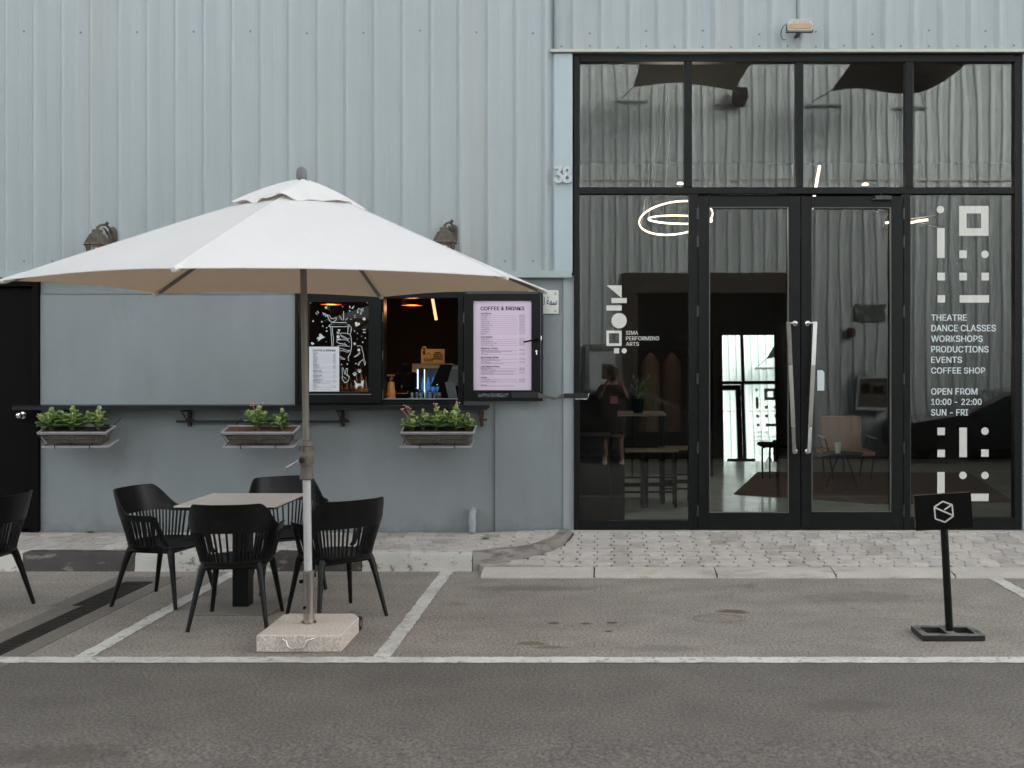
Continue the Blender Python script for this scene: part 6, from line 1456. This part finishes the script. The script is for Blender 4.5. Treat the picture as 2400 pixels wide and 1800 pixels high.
# parked cars
def car(label, x, y, rz, sc=1.0):
    t = thing('parked_car', label, 'car', (x, y, OZ), rz, 'dark cars parked across the street')
    prof = [(-2.2, .35), (-2.22, .62), (-2.12, .80), (-1.55, .90), (-1.05, .98), (-.35, 1.36), (.35, 1.44), (1.15, 1.38), (1.75, 1.08), (2.15, .98), (2.22, .70), (2.18, .35)]
    def wdt(z): return .90 if z < .9 else .90-(z-.9)*.42
    rows = []
    for (px_, pz) in prof:
        rows.append([(px_, -wdt(pz), pz), (px_, -wdt(pz)*.6, pz+.02), (px_, wdt(pz)*.6, pz+.02), (px_, wdt(pz), pz)])
    b = MB(); vs = [p for r in rows for p in r]; fs = []
    for i in range(len(rows)-1):
        for j in range(3): fs.append((i*4+j, i*4+j+1, (i+1)*4+j+1, (i+1)*4+j))
    nb = len(vs)
    belt = []
    for (px_, pz) in prof: belt.append((px_, min(pz, .92)))
    for s in (-1, 1):
        base = len(vs); vs += [(px_, s*.90, min(pz, .9)) for px_, pz in prof]+[(px_, s*.88, .28) for px_, pz in prof]
        n = len(prof)
        for i in range(n-1): fs.append((base+i, base+i+1, base+n+i+1, base+n+i))
        # greenhouse side
        e = len(vs); vs += [(px_, s*wdt(pz), pz) for px_, pz in prof]
        for i in range(3, 8): fs.append((base+i, e+i, e+i+1, base+i+1))
    vs += [(-2.2, -.88, .28), (-2.2, .88, .28), (2.18, .88, .28), (2.18, -.88, .28)]; q = len(vs)-4; fs.append((q, q+1, q+2, q+3))
    fs += [(0, 1, 2, 3)]; k = len(vs); vs += [(-2.21, -.88, .28), (-2.21, .88, .28), (2.19, -.88, .28), (2.19, .88, .28)]; fs += [(k, k+1, 3, 0), (k+2, k+3, (len(rows)-1)*4+3, (len(rows)-1)*4)]
    b.add(vs, fs); b.build('body', M['carpaint'], t, smooth=35)
    for s in (-1, 1):
        b = MB(); b.prism([(-.92, .95), (-.30, 1.30), (.30, 1.37), (.30, .95)], s*.86-.03, s*.86+.03, ax='y', M=Matrix.Translation((0, -s*.04, 0))); b.build('side_window', M['carglass'], t)
        b = MB(); b.prism([(.36, .95), (.36, 1.37), (1.1, 1.32), (1.55, .98)], s*.82-.03, s*.82+.03, ax='y'); b.build('side_window', M['carglass'], t)
        b = MB(); b.box(-2.16, -1.80, s*.62-.16, s*.62+.16, .66, .76, .02); b.build('headlight', M['galv'], t)
        b = MB(); b.box(-.95, -.80, s*.98-.08, s*.98+.08, .92, 1.04, .03); b.build('wing_mirror', M['carpaint'], t)
        for wx in (-1.38, 1.35):
            Mw = Matrix.Translation((wx, s*.86, .33)) @ Matrix.Rotation(R(90), 4, 'X'); b = MB(); b.lathe([(.2, -.1), (.31, -.1), (.33, -.07), (.33, .07), (.31, .1), (.2, .1)], n=28, M=Mw); o = b.build('wheel', M['tyre'], t, smooth=40)
            b = MB(); b.lathe([(.03, -.09), (.05, -.1), (.06, -.07)], n=10, M=Mw); b.lathe([(.21, -.09), (.225, -.095), (.225, .095), (.21, .09)], n=24, M=Mw, capb=False, capt=False)
            for k in range(10):
                a = 2*PI*k/10; b.tube([(wx+.04*math.cos(a), s*.94, .33+.04*math.sin(a)), (wx+.215*math.cos(a), s*.95, .33+.215*math.sin(a))], .014, 4)
            b.build('rim', M['steel'], o)
    return t
car('dark parked car mirrored in the right pane with its wheel showing', 8.1, -10.85, 0)
car('dark parked car mirrored behind the photographer in the lower left pane', .6, -10.85, PI)

# photographer
def skin_body(name, verts, edges, rad, mat_, parent, root=0, sub=2):
    me = bpy.data.meshes.new(name); me.from_pydata(verts, edges, []); ob = bpy.data.objects.new(name, me); COL.objects.link(ob)
    md = ob.modifiers.new('skin', 'SKIN'); sv = me.skin_vertices[0].data
    for i, r in enumerate(rad): sv[i].radius = (r, r) if not isinstance(r, tuple) else r
    sv[root].use_root = True; md.branch_smoothing = .6
    s2 = ob.modifiers.new('sub', 'SUBSURF'); s2.levels = sub; s2.render_levels = sub
    dg = bpy.context.evaluated_depsgraph_get(); m2 = bpy.data.meshes.new_from_object(ob.evaluated_get(dg)); bpy.data.objects.remove(ob)
    m2.materials.clear(); m2.materials.append(mat_); m2.name = name
    m2.polygons.foreach_set('use_smooth', [True]*len(m2.polygons)); return link(name, m2, parent)
pn = thing('person', 'person in loose dark clothes and white shoes holding a camera, mirrored in the glass', 'person', (.16, -9.80, -.2))
# joints (local; faces +Y)
Vt = [(0, 0, 1.02), (0, 0, 1.18), (0, .0, 1.36), (0, 0, 1.50), (0, .02, 1.58), (0, .03, 1.68), (0, .03, 1.80),     # 0-6 pelvis..crown
      (-.10, 0, .95), (-.13, .02, .55), (-.15, -.02, .12), (-.16, .12, .05),      # 7-10 left leg
      (.10, 0, .95), (.14, .02, .55), (.17, -.02, .12), (.20, .12, .05),          # 11-14
      (-.19, 0, 1.47), (-.27, .12, 1.26), (-.10, .33, 1.60), (-.07, .36, 1.66),     # 15-18 left arm raised to camera
      (.19, 0, 1.47), (.28, .12, 1.26), (.13, .33, 1.60), (.09, .36, 1.66)]
Ed = [(0, 1), (1, 2), (2, 3), (3, 4), (4, 5), (5, 6), (0, 7), (7, 8), (8, 9), (9, 10), (0, 11), (11, 12), (12, 13), (13, 14), (2, 15), (15, 16), (16, 17), (17, 18), (2, 19), (19, 20), (20, 21), (21, 22)]
Rd = [.14, .13, .14, .06, .055, .095, .075, .085, .06, .042, .04, .085, .06, .042, .04, .06, .042, .03, .03, .06, .042, .03, .03]
skin_body('body', Vt, Ed, Rd, M['skin'], pn)
b = MB(); n = 22; vs = []      # loose long shirt over wide knee-length trousers
for z, wd, dp in ((.52, .25, .17), (.80, .25, .17), (1.05, .24, .16), (1.30, .235, .15), (1.46, .215, .13), (1.52, .10, .09)):
    for k in range(n):
        a = 2*PI*k/n; f_ = 1+.05*math.sin(a*5+z*7); vs.append((wd*math.cos(a)*f_, dp*math.sin(a)*f_, z))
b.add(vs, [(r*n+k, r*n+(k+1) % n, (r+1)*n+(k+1) % n, (r+1)*n+k) for r in range(5) for k in range(n)]+[tuple(range(n)), tuple(5*n+k for k in range(n))])
for s in (-1, 1): b.tube([(s*.17, .0, 1.47), (s*.245, .07, 1.36), (s*.28, .11, 1.29)], [.085, .078, .075], 10)
b.build('shirt', M['shirt'], pn, smooth=70)
b = MB(); b.box(-.06, .09, .15, .165, 1.16, 1.30); b.build('shirt_print', M['pink'], pn)
b = MB(); b.lathe([(.02, .14), (.08, .11), (.108, .04), (.112, -.03), (.10, -.10), (.06, -.13)], c=(0, -.005, 1.74), n=16); b.build('hair', M['hair'], pn, smooth=70)
b = MB(); b.lathe([(.003, -.02), (.012, 0), (.003, .03)], c=(0, .125, 1.67), n=6)
for s in (-1, 1): b.lathe([(.002, -.03), (.012, 0), (.002, .03)], c=(s*.092, .03, 1.69), n=6)
b.build('nose_and_ears', M['skin'], pn)
for s in (-1, 1):      # fingers closing round the camera body
    for k in range(4):
        b = MB(); z = 1.635+k*.018; b.tube([(s*.080, .365, z), (s*.088, .405, z+.003), (s*(.066-.004*k), .438, z+.004), (s*(.040-.003*k), .442, z+.002)], [.010, .009, .008, .006], 6); b.build('finger', M['skin'], pn, smooth=60)
    b = MB(); b.tube([(s*.075, .34, 1.635), (s*.05, .325, 1.66), (s*.03, .335, 1.68)], [.011, .009, .007], 6); b.build('thumb', M['skin'], pn, smooth=60)
for s, x in ((-1, -.155), (1, .18)):
    b = MB(); vs = []; n = 14
    for z, ln, wd in ((0, .135, .05), (.03, .14, .052), (.06, .12, .048), (.09, .075, .042), (.11, .055, .040)):
        for k in range(n): a = 2*PI*k/n; vs.append((x+wd*math.cos(a), .035*(1 if z < .07 else .3)+ln*math.sin(a), z))
    b.add(vs, [(r*n+k, r*n+(k+1) % n, (r+1)*n+(k+1) % n, (r+1)*n+k) for r in range(4) for k in range(n)]+[tuple(range(n)), tuple(4*n+k for k in range(n))]); b.build('shoe', M['shoe'], pn, smooth=60)
cm = thing('camera_body', 'black camera held up by the mirrored photographer', 'camera', (.16, -9.42, 1.46))
b = MB(); b.box(-.07, .07, -.03, .03, -.045, .045, .008); b.box(-.02, .02, -.025, .02, .045, .065, .005); b.build('housing', M['dark'], cm); b = MB(); b.lathe([(.036, 0), (.038, .01), (.038, .07), (.032, .075)], n=20, M=Matrix.Translation((0, .03, 0)) @ Matrix.Rotation(R(-90), 4, 'X')); b.build('lens', M['dark'], cm, smooth=40)
